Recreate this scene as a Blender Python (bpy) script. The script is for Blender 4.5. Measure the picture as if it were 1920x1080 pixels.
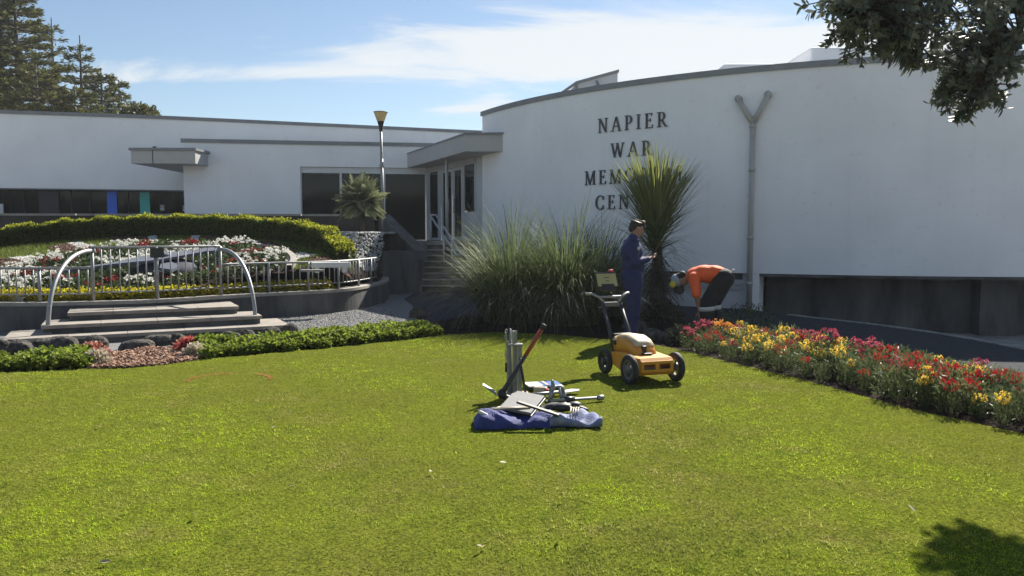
import bpy, bmesh, math, random
import numpy as np
from math import sin, cos, radians, pi, atan, atan2, sqrt, hypot
from mathutils import Vector, Matrix

for o in list(bpy.data.objects): bpy.data.objects.remove(o)
random.seed(7); RNG = np.random.default_rng(11)
S = bpy.context.scene
COL = S.collection

# ------------------------------------------------------------------ camera
EYE = 1.6; FPX = 1478.0; PITCH = atan(103/FPX)
cam = bpy.data.cameras.new('camera'); co = bpy.data.objects.new('camera', cam); COL.objects.link(co)
co.location = (0, 0, EYE); co.rotation_euler = (pi/2 - PITCH, 0, 0)
cam.sensor_width = 36; cam.lens = 36*FPX/1920; cam.clip_start = .05; cam.clip_end = 2000
S.camera = co
S.render.resolution_x = 1024; S.render.resolution_y = 576
# ------------------------------------------------------------------ light
SUN_AZ = 27.0; SUN_EL = 39.5                     # azimuth measured from +Y towards +X
world = bpy.data.worlds.new('World'); S.world = world; world.use_nodes = True
sd = Vector((sin(radians(SUN_AZ))*cos(radians(SUN_EL)), cos(radians(SUN_AZ))*cos(radians(SUN_EL)), sin(radians(SUN_EL))))
sl = bpy.data.lights.new('sun', 'SUN'); sl.energy = 5.0; sl.angle = radians(.55); sl.color = (1, .93, .82)
so = bpy.data.objects.new('sun', sl); COL.objects.link(so); so.rotation_euler = (-sd).to_track_quat('-Z', 'Y').to_euler(); so.location = (8, 16, 30)
S.view_settings.view_transform = 'Standard'; S.view_settings.look = 'None'; S.view_settings.gamma = 1
S.view_settings.use_curve_mapping = False
S.view_settings.exposure = 1.2
S.cycles.max_bounces = 5; S.cycles.diffuse_bounces = 3; S.cycles.glossy_bounces = 2; S.cycles.transmission_bounces = 4

def build_world():
    nt = world.node_tree; N = nt.nodes; L = nt.links; N.clear()
    out = N.new('ShaderNodeOutputWorld'); bg = N.new('ShaderNodeBackground'); bg.inputs['Strength'].default_value = .05
    sky = N.new('ShaderNodeTexSky'); sky.sky_type = 'NISHITA'; sky.sun_disc = False
    sky.sun_elevation = radians(SUN_EL); sky.sun_rotation = radians(SUN_AZ); sky.air_density = 1.0; sky.dust_density = .2; sky.ozone_density = 1.6
    tc = N.new('ShaderNodeTexCoord'); sep = N.new('ShaderNodeSeparateXYZ'); L.new(tc.outputs['Generated'], sep.inputs[0])
    def M(op, a, b=None, c=None):
        n = N.new('ShaderNodeMath'); n.operation = op
        for i, v in enumerate((a, b, c)):
            if v is None: continue
            if isinstance(v, (int, float)): n.inputs[i].default_value = v
            else: L.new(v, n.inputs[i])
        return n.outputs[0]
    den = M('ADD', M('MAXIMUM', sep.outputs[2], 0.0), .16)
    cx = M('DIVIDE', sep.outputs[0], den); cy = M('DIVIDE', sep.outputs[1], den)
    cb = N.new('ShaderNodeCombineXYZ'); L.new(cx, cb.inputs[0]); L.new(cy, cb.inputs[1])
    nz = N.new('ShaderNodeTexNoise'); nz.inputs['Scale'].default_value = 2.3; nz.inputs['Detail'].default_value = 9; nz.inputs['Roughness'].default_value = .6; nz.inputs['Distortion'].default_value = .5
    mp = N.new('ShaderNodeMapping'); mp.inputs['Location'].default_value = (3.15, 1.7, 0); mp.inputs['Scale'].default_value = (.62, 1.25, 1); mp.inputs['Rotation'].default_value = (0, 0, radians(12))
    L.new(cb.outputs[0], mp.inputs[0]); L.new(mp.outputs[0], nz.inputs['Vector'])
    # cloud banks: long ellipses in cloud-plane coordinates, torn up by the noise
    def bank(x0, y0, sx, sy, amp, rot=0):
        c, s = cos(rot), sin(rot)
        dx = M('SUBTRACT', cx, x0); dy = M('SUBTRACT', cy, y0)
        u = M('DIVIDE', M('ADD', M('MULTIPLY', dx, c), M('MULTIPLY', dy, s)), sx)
        v = M('DIVIDE', M('SUBTRACT', M('MULTIPLY', dy, c), M('MULTIPLY', dx, s)), sy)
        r2 = M('ADD', M('MULTIPLY', u, u), M('MULTIPLY', v, v))
        return M('MULTIPLY', M('POWER', 2.718, M('MULTIPLY', r2, -1)), amp)
    tot = M('MULTIPLY_ADD', nz.outputs['Fac'], 1.5, -.27)
    for b in CLOUDS: tot = M('ADD', tot, bank(*b))
    ramp = N.new('ShaderNodeMapRange'); ramp.interpolation_type = 'SMOOTHSTEP'
    ramp.inputs['From Min'].default_value = .60; ramp.inputs['From Max'].default_value = .98; L.new(tot, ramp.inputs['Value'])
    mask = M('MULTIPLY', ramp.outputs[0], .93)
    mix = N.new('ShaderNodeMix'); mix.data_type = 'RGBA'; L.new(mask, mix.inputs['Factor'])
    L.new(sky.outputs[0], mix.inputs['A']); mix.inputs['B'].default_value = (7.4, 7.7, 7.9, 1)
    L.new(mix.outputs['Result'], bg.inputs[0]); L.new(bg.outputs[0], out.inputs[0])
# banks as (x, y, half length, half width, strength, turn) on the cloud plane; unseen ones behind and overhead added to light the walls
CLOUDS = [(.35, 2.56, .72, .27, .80, -.03), (-.66, 2.72, .6, .11, .46, .04), (1.1, 2.62, .6, .3, .5, 0), (1.05, 2.35, .45, .12, .25, 0), (-.05, 3.2, .35, .14, .30, 0), (1.0, 3.0, .6, .14, .2, 0), (2.6, 1.2, .9, .4, .25, .3), (-2.8, .6, 1.1, .35, .25, .5), (-1.2, -2.4, 1.4, .5, .28, .2), (1.8, -2.2, 1.2, .4, .35, -.3), (.2, -1.1, .9, .3, .45, .2), (-1.6, -.6, .8, .25, .4, -.3), (.3, .9, .7, .2, .35, .4), (-.3, -3.4, 1.6, .35, .45, 0), (3.2, -1.0, 1.0, .5, .4, .2)]
build_world()

# ------------------------------------------------------------------ helpers
def ray(px, py):
    u = (px-960)/FPX; v = (540-py)/FPX
    return Vector((u, cos(PITCH)+v*sin(PITCH), -sin(PITCH)+v*cos(PITCH)))
def gp(px, py, z=0.):
    d = ray(px, py); return d*((z-EYE)/d.z)+Vector((0, 0, EYE))
def at(px, py, Y):
    d = ray(px, py); return d*(Y/d.y)+Vector((0, 0, EYE))
BZ, BY, BS = .5, 13., .17                         # the planted bank rises away from the camera
def bank_z(x, y):                                 # falls to the wall top along its right edge, held up by the stair block further back
    t = min(1, max(0, (y-18.6)/1.8)); return max(.42, min(1.6, BZ+BS*(y-BY), .5+.75*max(0, -3.05-x)+1.1*t*t*(3-2*t)))
def bk(px, py):
    d = ray(px, py); return d*((BZ-BS*BY-EYE)/(d.z-BS*d.y))+Vector((0, 0, EYE))

def tag(o, label=None, cat=None, group=None, kind=None):
    if label: o['label'] = label
    if cat: o['category'] = cat
    if group: o['group'] = group
    if kind: o['kind'] = kind
    return o
def empty(name, loc=(0, 0, 0), rz=0., label=None, cat=None, group=None):
    o = bpy.data.objects.new(name, None); COL.objects.link(o); o.location = loc; o.rotation_euler = (0, 0, rz); o.empty_display_size = .2
    return tag(o, label, cat, group)
def link(name, me, mat=None, parent=None):
    o = bpy.data.objects.new(name, me); COL.objects.link(o)
    if mat is not None and not me.materials: me.materials.append(mat)
    if parent is not None: o.parent = parent
    return o
def npmesh(name, V, F, tint=None, smooth=False):
    V = np.asarray(V, np.float32).reshape(-1, 3); F = np.asarray(F, np.int32)
    me = bpy.data.meshes.new(name); n = F.shape[1]
    me.vertices.add(len(V)); me.vertices.foreach_set('co', V.ravel())
    me.loops.add(F.size); me.loops.foreach_set('vertex_index', F.ravel())
    me.polygons.add(len(F)); me.polygons.foreach_set('loop_start', np.arange(0, F.size, n, dtype=np.int32))
    if smooth: me.polygons.foreach_set('use_smooth', np.ones(len(F), bool))
    me.update(calc_edges=True)
    if tint is not None:
        a = me.attributes.new('tint', 'FLOAT', 'POINT'); a.data.foreach_set('value', np.asarray(tint, np.float32))
    return me
class MB:
    def __init__(s): s.v = []; s.f = []; s.sm = []
    def add(s, V, F, smooth=False):
        b = len(s.v); s.v += [tuple(v) for v in V]; s.f += [tuple(i+b for i in f) for f in F]; s.sm += [smooth]*len(F); return s
    def box(s, c, d, R=None):
        c = Vector(c); V = []
        for z in (-.5, .5):
            for x, y in ((-.5, -.5), (.5, -.5), (.5, .5), (-.5, .5)):
                p = Vector((x*d[0], y*d[1], z*d[2])); V.append((R@p if R else p)+c)
        return s.add(V, [(3, 2, 1, 0), (4, 5, 6, 7), (0, 1, 5, 4), (1, 2, 6, 5), (2, 3, 7, 6), (3, 0, 4, 7)])
    def bevbox(s, c, d, b=.01, R=None):
        bm = bmesh.new(); bmesh.ops.create_cube(bm, size=1)
        for v in bm.verts: v.co = Vector((v.co.x*d[0], v.co.y*d[1], v.co.z*d[2]))
        bmesh.ops.bevel(bm, geom=list(bm.edges), offset=b, segments=2, profile=.6, affect='EDGES')
        c = Vector(c); bm.verts.index_update()
        V = [((R@v.co) if R else v.co)+c for v in bm.verts]; F = [[v.index for v in f.verts] for f in bm.faces]; bm.free()
        return s.add(V, F)
    def prism(s, P, z0, z1, top=None):
        n = len(P); zt = top if top else [z1]*n
        if sum(P[i][0]*P[(i+1) % n][1]-P[(i+1) % n][0]*P[i][1] for i in range(n)) < 0: P = P[::-1]; zt = zt[::-1]
        V = [(p[0], p[1], z0) for p in P]+[(p[0], p[1], z) for p, z in zip(P, zt)]
        return s.add(V, [tuple(range(n))[::-1], tuple(range(n, 2*n))]+[(i, (i+1) % n, n+(i+1) % n, n+i) for i in range(n)])
    def extrude(s, P, nvec):
        """planar polygon P (3D points) pushed along nvec"""
        n = len(P); nv = Vector(nvec); P = [Vector(p) for p in P]
        return s.add(P+[p+nv for p in P], [tuple(range(n))[::-1], tuple(range(n, 2*n))]+[(i, (i+1) % n, n+(i+1) % n, n+i) for i in range(n)])
    def tube(s, pts, r, n=8, cap=True):
        pts = [Vector(p) for p in pts]; m = len(pts); rs = r if isinstance(r, (list, tuple)) else [r]*m
        V = []; F = []; up = None
        for i, p in enumerate(pts):
            t = (pts[min(i+1, m-1)]-pts[max(i-1, 0)]).normalized()
            if up is None: up = Vector((0, 0, 1)) if abs(t.z) < .9 else Vector((1, 0, 0))
            a = t.cross(up).normalized(); up = a.cross(t).normalized()
            for k in range(n):
                th = 2*pi*k/n; V.append(p+(a*cos(th)+up*sin(th))*rs[i])
        for i in range(m-1):
            for k in range(n):
                F.append((i*n+k, i*n+(k+1) % n, (i+1)*n+(k+1) % n, (i+1)*n+k))
        if cap: F += [tuple(range(n))[::-1], tuple((m-1)*n+k for k in range(n))]
        return s.add(V, F, True)
    def lathe(s, prof, n=20, M=None, cap=True):
        V = []; F = []
        for r, z in prof:
            for k in range(n):
                p = Vector((r*cos(2*pi*k/n), r*sin(2*pi*k/n), z)); V.append(M@p if M else p)
        for i in range(len(prof)-1):
            for k in range(n): F.append((i*n+k, i*n+(k+1) % n, (i+1)*n+(k+1) % n, (i+1)*n+k))
        if cap: F += [tuple(range(n))[::-1], tuple((len(prof)-1)*n+k for k in range(n))]
        return s.add(V, F, True)
    def ball(s, c, r, R=None, n=14, m=8):
        r = (r, r, r) if isinstance(r, (int, float)) else r; c = Vector(c); V = []; F = []
        for j in range(m+1):
            ph = -pi/2+pi*j/m; rr = max(cos(ph), .02)
            for k in range(n):
                p = Vector((rr*cos(2*pi*k/n)*r[0], rr*sin(2*pi*k/n)*r[1], sin(ph)*r[2])); V.append((R@p if R else p)+c)
        for j in range(m):
            for k in range(n): F.append((j*n+k, j*n+(k+1) % n, (j+1)*n+(k+1) % n, (j+1)*n+k))
        F += [tuple(range(n))[::-1], tuple(m*n+k for k in range(n))]
        return s.add(V, F, True)
    def capsule(s, a, b, ra, rb, n=12):
        a = Vector(a); b = Vector(b); d = (b-a); L = d.length; d.normalize()
        q = d.to_track_quat('Z', 'Y').to_matrix(); prof = []
        for j in range(5): t = -pi/2+pi/2*j/4; prof.append((max(ra*cos(t), .001), ra*sin(t)))
        for j in range(5): t = pi/2*j/4; prof.append((max(rb*cos(t), .001), L+rb*sin(t)))
        return s.lathe(prof, n, Matrix.Translation(a)@q.to_4x4())
    def mesh(s, name):
        me = bpy.data.meshes.new(name); me.from_pydata(s.v, [], s.f); me.polygons.foreach_set('use_smooth', s.sm); me.update(); return me
    def build(s, name, mat, parent=None): return link(name, s.mesh(name), mat, parent)
def remeshed(mb, name, voxel, mat, parent, smooth=6):
    """one continuous skin grown over overlapping volumes"""
    o = link(name, mb.mesh(name), mat, parent)
    m = o.modifiers.new('r', 'REMESH'); m.mode = 'VOXEL'; m.voxel_size = voxel; m.use_smooth_shade = True
    k = o.modifiers.new('s', 'SMOOTH'); k.iterations = smooth; k.factor = .5
    dg = bpy.context.evaluated_depsgraph_get(); me = bpy.data.meshes.new_from_object(o.evaluated_get(dg))
    o.modifiers.clear(); old = o.data; o.data = me; bpy.data.meshes.remove(old)
    me.materials.clear(); me.materials.append(mat); me.polygons.foreach_set('use_smooth', [True]*len(me.polygons))
    return o
def copy_tree(o, parent=None):
    c = o.copy(); COL.objects.link(c); c.parent = parent
    for ch in o.children: copy_tree(ch, c)
    return c
def bez(p0, p1, p2, p3, n=14):
    p0, p1, p2, p3 = map(Vector, (p0, p1, p2, p3)); R = []
    for i in range(n+1):
        t = i/n; R.append(p0*(1-t)**3+p1*3*t*(1-t)**2+p2*3*t*t*(1-t)+p3*t**3)
    return R
def catmull(P, k=6):
    P = [Vector(p) for p in P]; R = []
    for i in range(len(P)-1):
        a, b, c, d = P[max(i-1, 0)], P[i], P[i+1], P[min(i+2, len(P)-1)]
        for j in range(k):
            t = j/k; R.append(.5*((2*b)+(c-a)*t+(2*a-5*b+4*c-d)*t*t+(3*b-a-3*c+d)*t**3))
    R.append(P[-1]); return R
def inside(P, x, y):
    c = np.zeros(np.shape(x), bool); n = len(P); j = n-1
    for i in range(n):
        xi, yi, xj, yj = P[i][0], P[i][1], P[j][0], P[j][1]
        c ^= ((yi > y) != (yj > y)) & (x < (xj-xi)*(y-yi)/((yj-yi) if yj != yi else 1e-9)+xi); j = i
    return c
# ---- materials
def nodes(name):
    m = bpy.data.materials.new(name); m.use_nodes = True; nt = m.node_tree; return m, nt, nt.nodes, nt.links, nt.nodes['Principled BSDF']
def pmat(name, c, rough=.7, var=.15, scale=6., bump=.0, bscale=40., metal=0., spec=.5, c2=None, big=None, streak=None):
    """colour with two octaves of worn variation and a fine relief"""
    m, nt, N, L, B = nodes(name); B.inputs['Roughness'].default_value = rough; B.inputs['Metallic'].default_value = metal; B.inputs['Specular IOR Level'].default_value = spec
    g = N.new('ShaderNodeTexCoord'); nz = N.new('ShaderNodeTexNoise'); nz.inputs['Scale'].default_value = scale; nz.inputs['Detail'].default_value = 6; nz.inputs['Roughness'].default_value = .62
    L.new(g.outputs['Object'], nz.inputs['Vector'])
    if streak:
        mp = N.new('ShaderNodeMapping'); mp.inputs['Scale'].default_value = streak; L.new(g.outputs['Object'], mp.inputs[0]); L.new(mp.outputs[0], nz.inputs['Vector'])
    mx = N.new('ShaderNodeMix'); mx.data_type = 'RGBA'; r = N.new('ShaderNodeMapRange'); r.inputs['From Min'].default_value = .32; r.inputs['From Max'].default_value = .68
    L.new(nz.outputs['Fac'], r.inputs['Value']); L.new(r.outputs[0], mx.inputs['Factor'])
    a = tuple(max(0, v*(1-var)) for v in c); b = c2 if c2 else tuple(min(1, v*(1+var)) for v in c)
    mx.inputs['A'].default_value = (*a, 1); mx.inputs['B'].default_value = (*b, 1); L.new(mx.outputs['Result'], B.inputs['Base Color'])
    if bump:
        n2 = N.new('ShaderNodeTexNoise'); n2.inputs['Scale'].default_value = bscale; n2.inputs['Detail'].default_value = 4; L.new(g.outputs['Object'], n2.inputs['Vector'])
        bp = N.new('ShaderNodeBump'); bp.inputs['Strength'].default_value = bump; bp.inputs['Distance'].default_value = .02; L.new(n2.outputs['Fac'], bp.inputs['Height']); L.new(bp.outputs[0], B.inputs['Normal'])
    return m
def leafmat(name, dark, light, tr=.4, rough=.55, patch=None, pscale=1., spec=.35, trc=None):
    m, nt, N, L, B = nodes(name); B.inputs['Roughness'].default_value = rough; B.inputs['Specular IOR Level'].default_value = spec
    at_ = N.new('ShaderNodeAttribute'); at_.attribute_name = 'tint'
    mx = N.new('ShaderNodeMix'); mx.data_type = 'RGBA'; mx.inputs['A'].default_value = (*dark, 1); mx.inputs['B'].default_value = (*light, 1); L.new(at_.outputs['Fac'], mx.inputs['Factor'])
    c = mx.outputs['Result']
    if patch:
        ge = N.new('ShaderNodeNewGeometry'); nz = N.new('ShaderNodeTexNoise'); nz.inputs['Scale'].default_value = pscale; nz.inputs['Detail'].default_value = 5; nz.inputs['Roughness'].default_value = .6; L.new(ge.outputs['Position'], nz.inputs['Vector'])
        r = N.new('ShaderNodeMapRange'); r.inputs['From Min'].default_value = .42; r.inputs['From Max'].default_value = .62; L.new(nz.outputs['Fac'], r.inputs['Value'])
        m2 = N.new('ShaderNodeMix'); m2.data_type = 'RGBA'; m2.blend_type = 'MULTIPLY'; m2.inputs['B'].default_value = (*patch, 1); L.new(r.outputs[0], m2.inputs['Factor']); L.new(c, m2.inputs['A']); c = m2.outputs['Result']
    L.new(c, B.inputs['Base Color'])
    t = N.new('ShaderNodeBsdfTranslucent')
    if trc: 
        m3 = N.new('ShaderNodeMix'); m3.data_type = 'RGBA'; m3.blend_type = 'MULTIPLY'; m3.inputs['Factor'].default_value = 1; m3.inputs['B'].default_value = (*trc, 1); L.new(c, m3.inputs['A']); L.new(m3.outputs['Result'], t.inputs[0])
    else: L.new(c, t.inputs[0])
    ms = N.new('ShaderNodeMixShader'); ms.inputs[0].default_value = tr; L.new(B.outputs[0], ms.inputs[1]); L.new(t.outputs[0], ms.inputs[2]); L.new(ms.outputs[0], N['Material Output'].inputs[0])
    return m
# ---- foliage
def unit(a): return a/np.maximum(np.linalg.norm(a, axis=-1, keepdims=True), 1e-9)
def rdir(n, zlo=-1., zhi=1.):
    z = RNG.uniform(zlo, zhi, n); a = RNG.uniform(0, 2*pi, n); r = np.sqrt(np.maximum(0, 1-z*z)); return np.c_[r*np.cos(a), r*np.sin(a), z]
def leaves(P, D, Lh, W, nrm=None, fold=.15, hexa=False, tint=None):
    P = np.asarray(P, float); n = len(P); D = unit(np.asarray(D, float)); nrm = rdir(n) if nrm is None else nrm
    sd_ = unit(np.cross(D, nrm)); up = np.cross(sd_, D); Lh = np.broadcast_to(np.asarray(Lh, float), (n,))[:, None]; W = np.broadcast_to(np.asarray(W, float), (n,))[:, None]
    tint = RNG.uniform(0, 1, n) if tint is None else tint
    if hexa:
        V = np.stack([P, P+D*Lh*.3+sd_*W*.42+up*W*fold, P+D*Lh*.68+sd_*W*.45+up*W*fold, P+D*Lh, P+D*Lh*.68-sd_*W*.45+up*W*fold, P+D*Lh*.3-sd_*W*.42+up*W*fold], 1)
        b = np.arange(n)[:, None]*6; F = np.concatenate([b+[0, 1, 2, 3], b+[0, 3, 4, 5]]); return V.reshape(-1, 3), F, np.repeat(tint, 6)
    V = np.stack([P, P+D*Lh*.45+sd_*W*.5+up*W*fold, P+D*Lh, P+D*Lh*.45-sd_*W*.5+up*W*fold], 1)
    return V.reshape(-1, 3), np.arange(n)[:, None]*4+[0, 1, 2, 3], np.repeat(tint, 4)
def blades(P, az, tilt, bend, Lh, W, seg=4, power=1.3, tint=None, tipw=.05):
    """arching strips: angle from vertical runs from tilt to tilt+bend"""
    P = np.asarray(P, float); n = len(P); tint = RNG.uniform(0, 1, n) if tint is None else tint
    Lh = np.broadcast_to(np.asarray(Lh, float), (n,)); W = np.broadcast_to(np.asarray(W, float), (n,))
    h = np.c_[np.cos(az), np.sin(az), np.zeros(n)]; s_ = np.c_[-np.sin(az), np.cos(az), np.zeros(n)]
    pos = P.copy(); rows = []
    for i in range(seg+1):
        t = i/seg; w = W*((1-t)**.7*(1-tipw)+tipw)*(.55+.45*min(1, t*4) if i else .55)
        rows.append((pos-s_*w[:, None]/2, pos+s_*w[:, None]/2))
        th = tilt+bend*((t+.5/seg)**power); pos = pos+(h*np.sin(th)[:, None]+np.array([0, 0, 1.])*np.cos(th)[:, None])*(Lh/seg)[:, None]
    V = np.stack([r for pr in rows for r in pr], 1); k = 2*(seg+1); b = np.arange(n)[:, None]*k
    F = np.concatenate([b+[2*i, 2*i+1, 2*i+3, 2*i+2] for i in range(seg)]); return V.reshape(-1, 3), F, np.repeat(tint, k)
def merge(*parts):
    V = []; F = []; T = []; o = 0
    for v, f, t in parts: V.append(v); F.append(f+o); T.append(t); o += len(v)
    return np.concatenate(V), np.concatenate(F), np.concatenate(T)
def fol(name, parts, mat, parent=None, smooth=False):
    V, F, T = merge(*parts); return link(name, npmesh(name, V, F, T, smooth), mat, parent)
#@@END_HELPERS
# ------------------------------------------------------------------ materials
MT = dict(
 wall=pmat('painted_render', (.80, .805, .81), .75, .03, 1.2, .12, 60, spec=.3),
 wallgrey=pmat('grey_painted_render', (.52, .53, .54), .75, .05, 1.2, .1, 60, spec=.3),
 flash=pmat('metal_flashing', (.20, .21, .22), .5, .12, 3, .05, 30),
 fascia=pmat('fascia_sheet', (.42, .41, .40), .55, .06, 2, .04, 30),
 frame=pmat('aluminium_frame', (.52, .53, .54), .4, .06, 4, 0, 30, metal=.3),
 letter=pmat('letter_metal', (.03, .034, .045), .45, .1, 5),
 pipe=pmat('painted_pipe', (.40, .39, .36), .5, .1, 4, .05, 30),
 steel=pmat('galvanised_steel', (.30, .31, .31), .55, .18, 14, .05, 60, metal=.65),
 conc=pmat('weathered_concrete', (.27, .265, .25), .85, .35, 2.6, .25, 50, c2=(.36, .35, .33)),
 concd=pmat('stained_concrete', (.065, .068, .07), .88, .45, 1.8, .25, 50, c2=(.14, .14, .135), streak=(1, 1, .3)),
 tread=pmat('step_slab', (.25, .225, .195), .85, .2, 5, .25, 70),
 darkwall=pmat('dark_stained_wall', (.035, .034, .033), .9, .4, 2, .2, 40, c2=(.06, .055, .05), streak=(1, 1, .25)),
 cope=pmat('coping', (.30, .28, .25), .8, .2, 5, .15, 60),
 asph=pmat('asphalt', (.05, .053, .06), .95, .22, 9, .5, 160, spec=.1),
 gravel=pmat('gravel_base', (.16, .16, .16), .9, .35, 60, .6, 120),
 soil=pmat('soil', (.022, .016, .012), .95, .5, 14, .8, 60, spec=.05),
 mulch=pmat('mulch_base', (.045, .024, .016), .95, .5, 30, .8, 80, spec=.05),
 earth=pmat('ground_earth', (.29, .285, .27), .95, .3, 3, .3, 40),  # ground tone raised to bounce light onto the shaded walls
 black=pmat('black_plastic', (.018, .018, .02), .45, .2, 10),
 rubber=pmat('rubber', (.022, .022, .023), .75, .3, 20, .2, 60),
 yellow=pmat('yellow_plastic', (.62, .26, .022), .42, .1, 8, .03, 50),
 cream=pmat('pale_cover', (.46, .40, .30), .42, .15, 10),
 rock=pmat('volcanic_rock', (.04, .038, .035), .95, .5, 12, 1., 22, c2=(.13, .12, .105), spec=.2),
 bark=pmat('bark', (.06, .047, .036), .9, .4, 12, 1., 30, streak=(1, 1, .25)),
 pebble=pmat('white_pebble', (.45, .44, .42), .8, .3, 30),
 white=pmat('white_paint', (.6, .6, .58), .6, .06, 6),
 blue=pmat('blue_panel', (.03, .15, .72), .4, .08, 3), teal=pmat('teal_panel', (.05, .46, .40), .4, .08, 3), navy=pmat('navy_panel', (.008, .009, .02), .4, .1, 3),
)
def wallmat():
    m, nt, N, L, B = nodes('painted_render_weathered'); B.inputs['Roughness'].default_value = .75; B.inputs['Specular IOR Level'].default_value = .3; g = N.new('ShaderNodeTexCoord')
    def nz(sc, det, lo, hi, mp=None):
        n = N.new('ShaderNodeTexNoise'); n.inputs['Scale'].default_value = sc; n.inputs['Detail'].default_value = det; r = N.new('ShaderNodeMapRange'); r.inputs['From Min'].default_value = lo; r.inputs['From Max'].default_value = hi
        if mp: q = N.new('ShaderNodeMapping'); q.inputs['Scale'].default_value = mp; L.new(g.outputs['Object'], q.inputs[0]); L.new(q.outputs[0], n.inputs['Vector'])
        else: L.new(g.outputs['Object'], n.inputs['Vector'])
        L.new(n.outputs['Fac'], r.inputs['Value']); return r.outputs[0], n
    def mix(f, a, b, k):
        mm = N.new('ShaderNodeMath'); mm.operation = 'MULTIPLY'; mm.inputs[1].default_value = k; L.new(f, mm.inputs[0]); x = N.new('ShaderNodeMix'); x.data_type = 'RGBA'; L.new(mm.outputs[0], x.inputs['Factor'])
        if isinstance(a, tuple): x.inputs['A'].default_value = a
        else: L.new(a, x.inputs['A'])
        x.inputs['B'].default_value = b; return x.outputs['Result']
    c = mix(nz(.7, 5, .35, .65)[0], (.87, .875, .885, 1), (.80, .805, .815, 1), 1.)
    c = mix(nz(2.2, 6, .56, .8, (1.6, 1.6, .12))[0], c, (.55, .545, .53, 1), .16)
    c = mix(nz(9., 6, .62, .8)[0], c, (.62, .61, .58, 1), .5)
    L.new(c, B.inputs['Base Color']); _, n = nz(45, 5, 0, 1); bp = N.new('ShaderNodeBump'); bp.inputs['Strength'].default_value = .2; bp.inputs['Distance'].default_value = .01; L.new(n.outputs['Fac'], bp.inputs['Height']); L.new(bp.outputs[0], B.inputs['Normal']); return m
MT['wall'] = wallmat()
def glass():
    m, nt, N, L, B = nodes('dark_glass'); B.inputs['Base Color'].default_value = (.006, .008, .009, 1); B.inputs['Roughness'].default_value = .04; B.inputs['Specular IOR Level'].default_value = .22; return m
MT['glass'] = glass()
def emis_free(name, c, rough=.5, **k): return pmat(name, c, rough, .06, 5, **k)

# ------------------------------------------------------------------ ground
def struct(name, mb, mat, label, cat): return tag(mb.build(name, mat), label, cat, kind='structure')
g = MB(); g.add([(-95, -60, -.45), (95, -60, -.45), (95, 98, -.45), (-95, 98, -.45)], [(0, 1, 2, 3)])
struct('ground', g, MT['earth'], 'pale bare ground running out beyond the site', 'ground')
LAWN = [(-11, 6.9), (-5.79, 8.72), (-4.69, 9.03), (-3.73, 9.72), (-2.59, 10.54), (-1.7, 11.31), (-.99, 12.02), (-.3, 12.32), (.7, 12.0), (1.55, 11.4), (2.1, 10.75), (2.36, 10.15), (3.08, 8.35), (3.51, 6.95), (3.96, 6.06), (4.75, 4.4), (5.6, 2.2), (5.6, -4), (-11, -4)]
BED_R = [(1.55, 11.4), (2.1, 10.75), (2.36, 10.15), (3.08, 8.35), (3.51, 6.95), (3.96, 6.06), (4.75, 4.4), (5.6, 2.2), (6.9, 2.6), (5.95, 5.1), (5.25, 7.0), (4.7, 8.6), (4.2, 9.9), (3.75, 11.1), (3.2, 11.9), (2.4, 12.3)]
BED_C = [(-1.2, 12.25), (-.99, 12.02), (-.3, 12.32), (.7, 12.0), (1.55, 11.4), (2.4, 12.3), (3.2, 11.9), (3.3, 12.9), (2.9, 14.4), (1.9, 15.4), (.5, 15.4), (-.9, 14.7), (-1.7, 13.4)]
BED_L = [(-11, 6.9), (-5.79, 8.72), (-4.69, 9.03), (-3.73, 9.72), (-2.59, 10.54), (-1.7, 11.31), (-.99, 12.02), (-1.2, 12.35), (-1.9, 12.25), (-2.7, 11.75), (-3.6, 11.25), (-4.6, 10.7), (-5.6, 10.35), (-7.2, 10.0), (-11, 8.6)]
KERB = [(5.35, 15.6), (5.68, 14.93), (6.2, 14.05), (6.48, 13.47), (6.79, 12.66), (6.98, 11.8), (7.08, 10.89), (7.15, 9.5), (7.3, 7), (7.8, 2)]
PATH = [(-2.6, 21.45), (-2.7, 19), (-2.4, 17.2), (-3.0, 13.9), (-2.0, 12.3), (0, 11.8), (3, 11), (4.2, 9), (5.5, 5), (6.3, 2)]+KERB[::-1]+[(5.0, 16.5), (4.0, 17.1), (2.2, 18.5), (.6, 20.2), (-.2, 21.45)]
struct('asphalt_path', MB().prism(PATH, -.5, 0.), MT['asph'], 'dark asphalt path between flower bed and curved white hall', 'path')
GRAV = [(-11, 8.4), (-1.8, 12.0), (-1.55, 13.2), (-2.2, 17.3), (-2.62, 19), (-2.6, 21.3), (-3.5, 21), (-2.9, 18), (-3.9, 15.4), (-5.5, 14.5), (-11, 14.5)]
struct('gravel_path', MB().prism(GRAV, -.5, .006), MT['gravel'], 'grey gravel apron in front of the curved retaining wall', 'path')
struct('garden_soil', MB().prism(BED_L, -.5, .03), MT['soil'], 'dark soil of the leafy border below the steps', 'soil')
struct('garden_soil', MB().prism(BED_C, -.5, .034), MT['soil'], 'dark soil under the tall grass clumps', 'soil')
struct('garden_soil', MB().prism(BED_R, -.5, .038), MT['soil'], 'dark soil of the flower bed right of the lawn', 'soil')
def kerb():
    o = empty('path_kerb', (0, 0, 0), 0, 'thin pale concrete kerb along the outer edge of the asphalt path', 'kerb')
    for i in range(len(KERB)-1):
        a, b = Vector((*KERB[i], 0)), Vector((*KERB[i+1], 0)); d = (b-a); n = Vector((d.y, -d.x, 0)).normalized(); a = a+d*.012; b = b-d*.012
        if i == 0: a = a+d*.3
        MB().prism([(a-n*.01).xy, (b-n*.01).xy, (b+n*.09).xy, (a+n*.09).xy], -.5, .018).build('kerb_stone', MT['conc'], o)
kerb()

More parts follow.
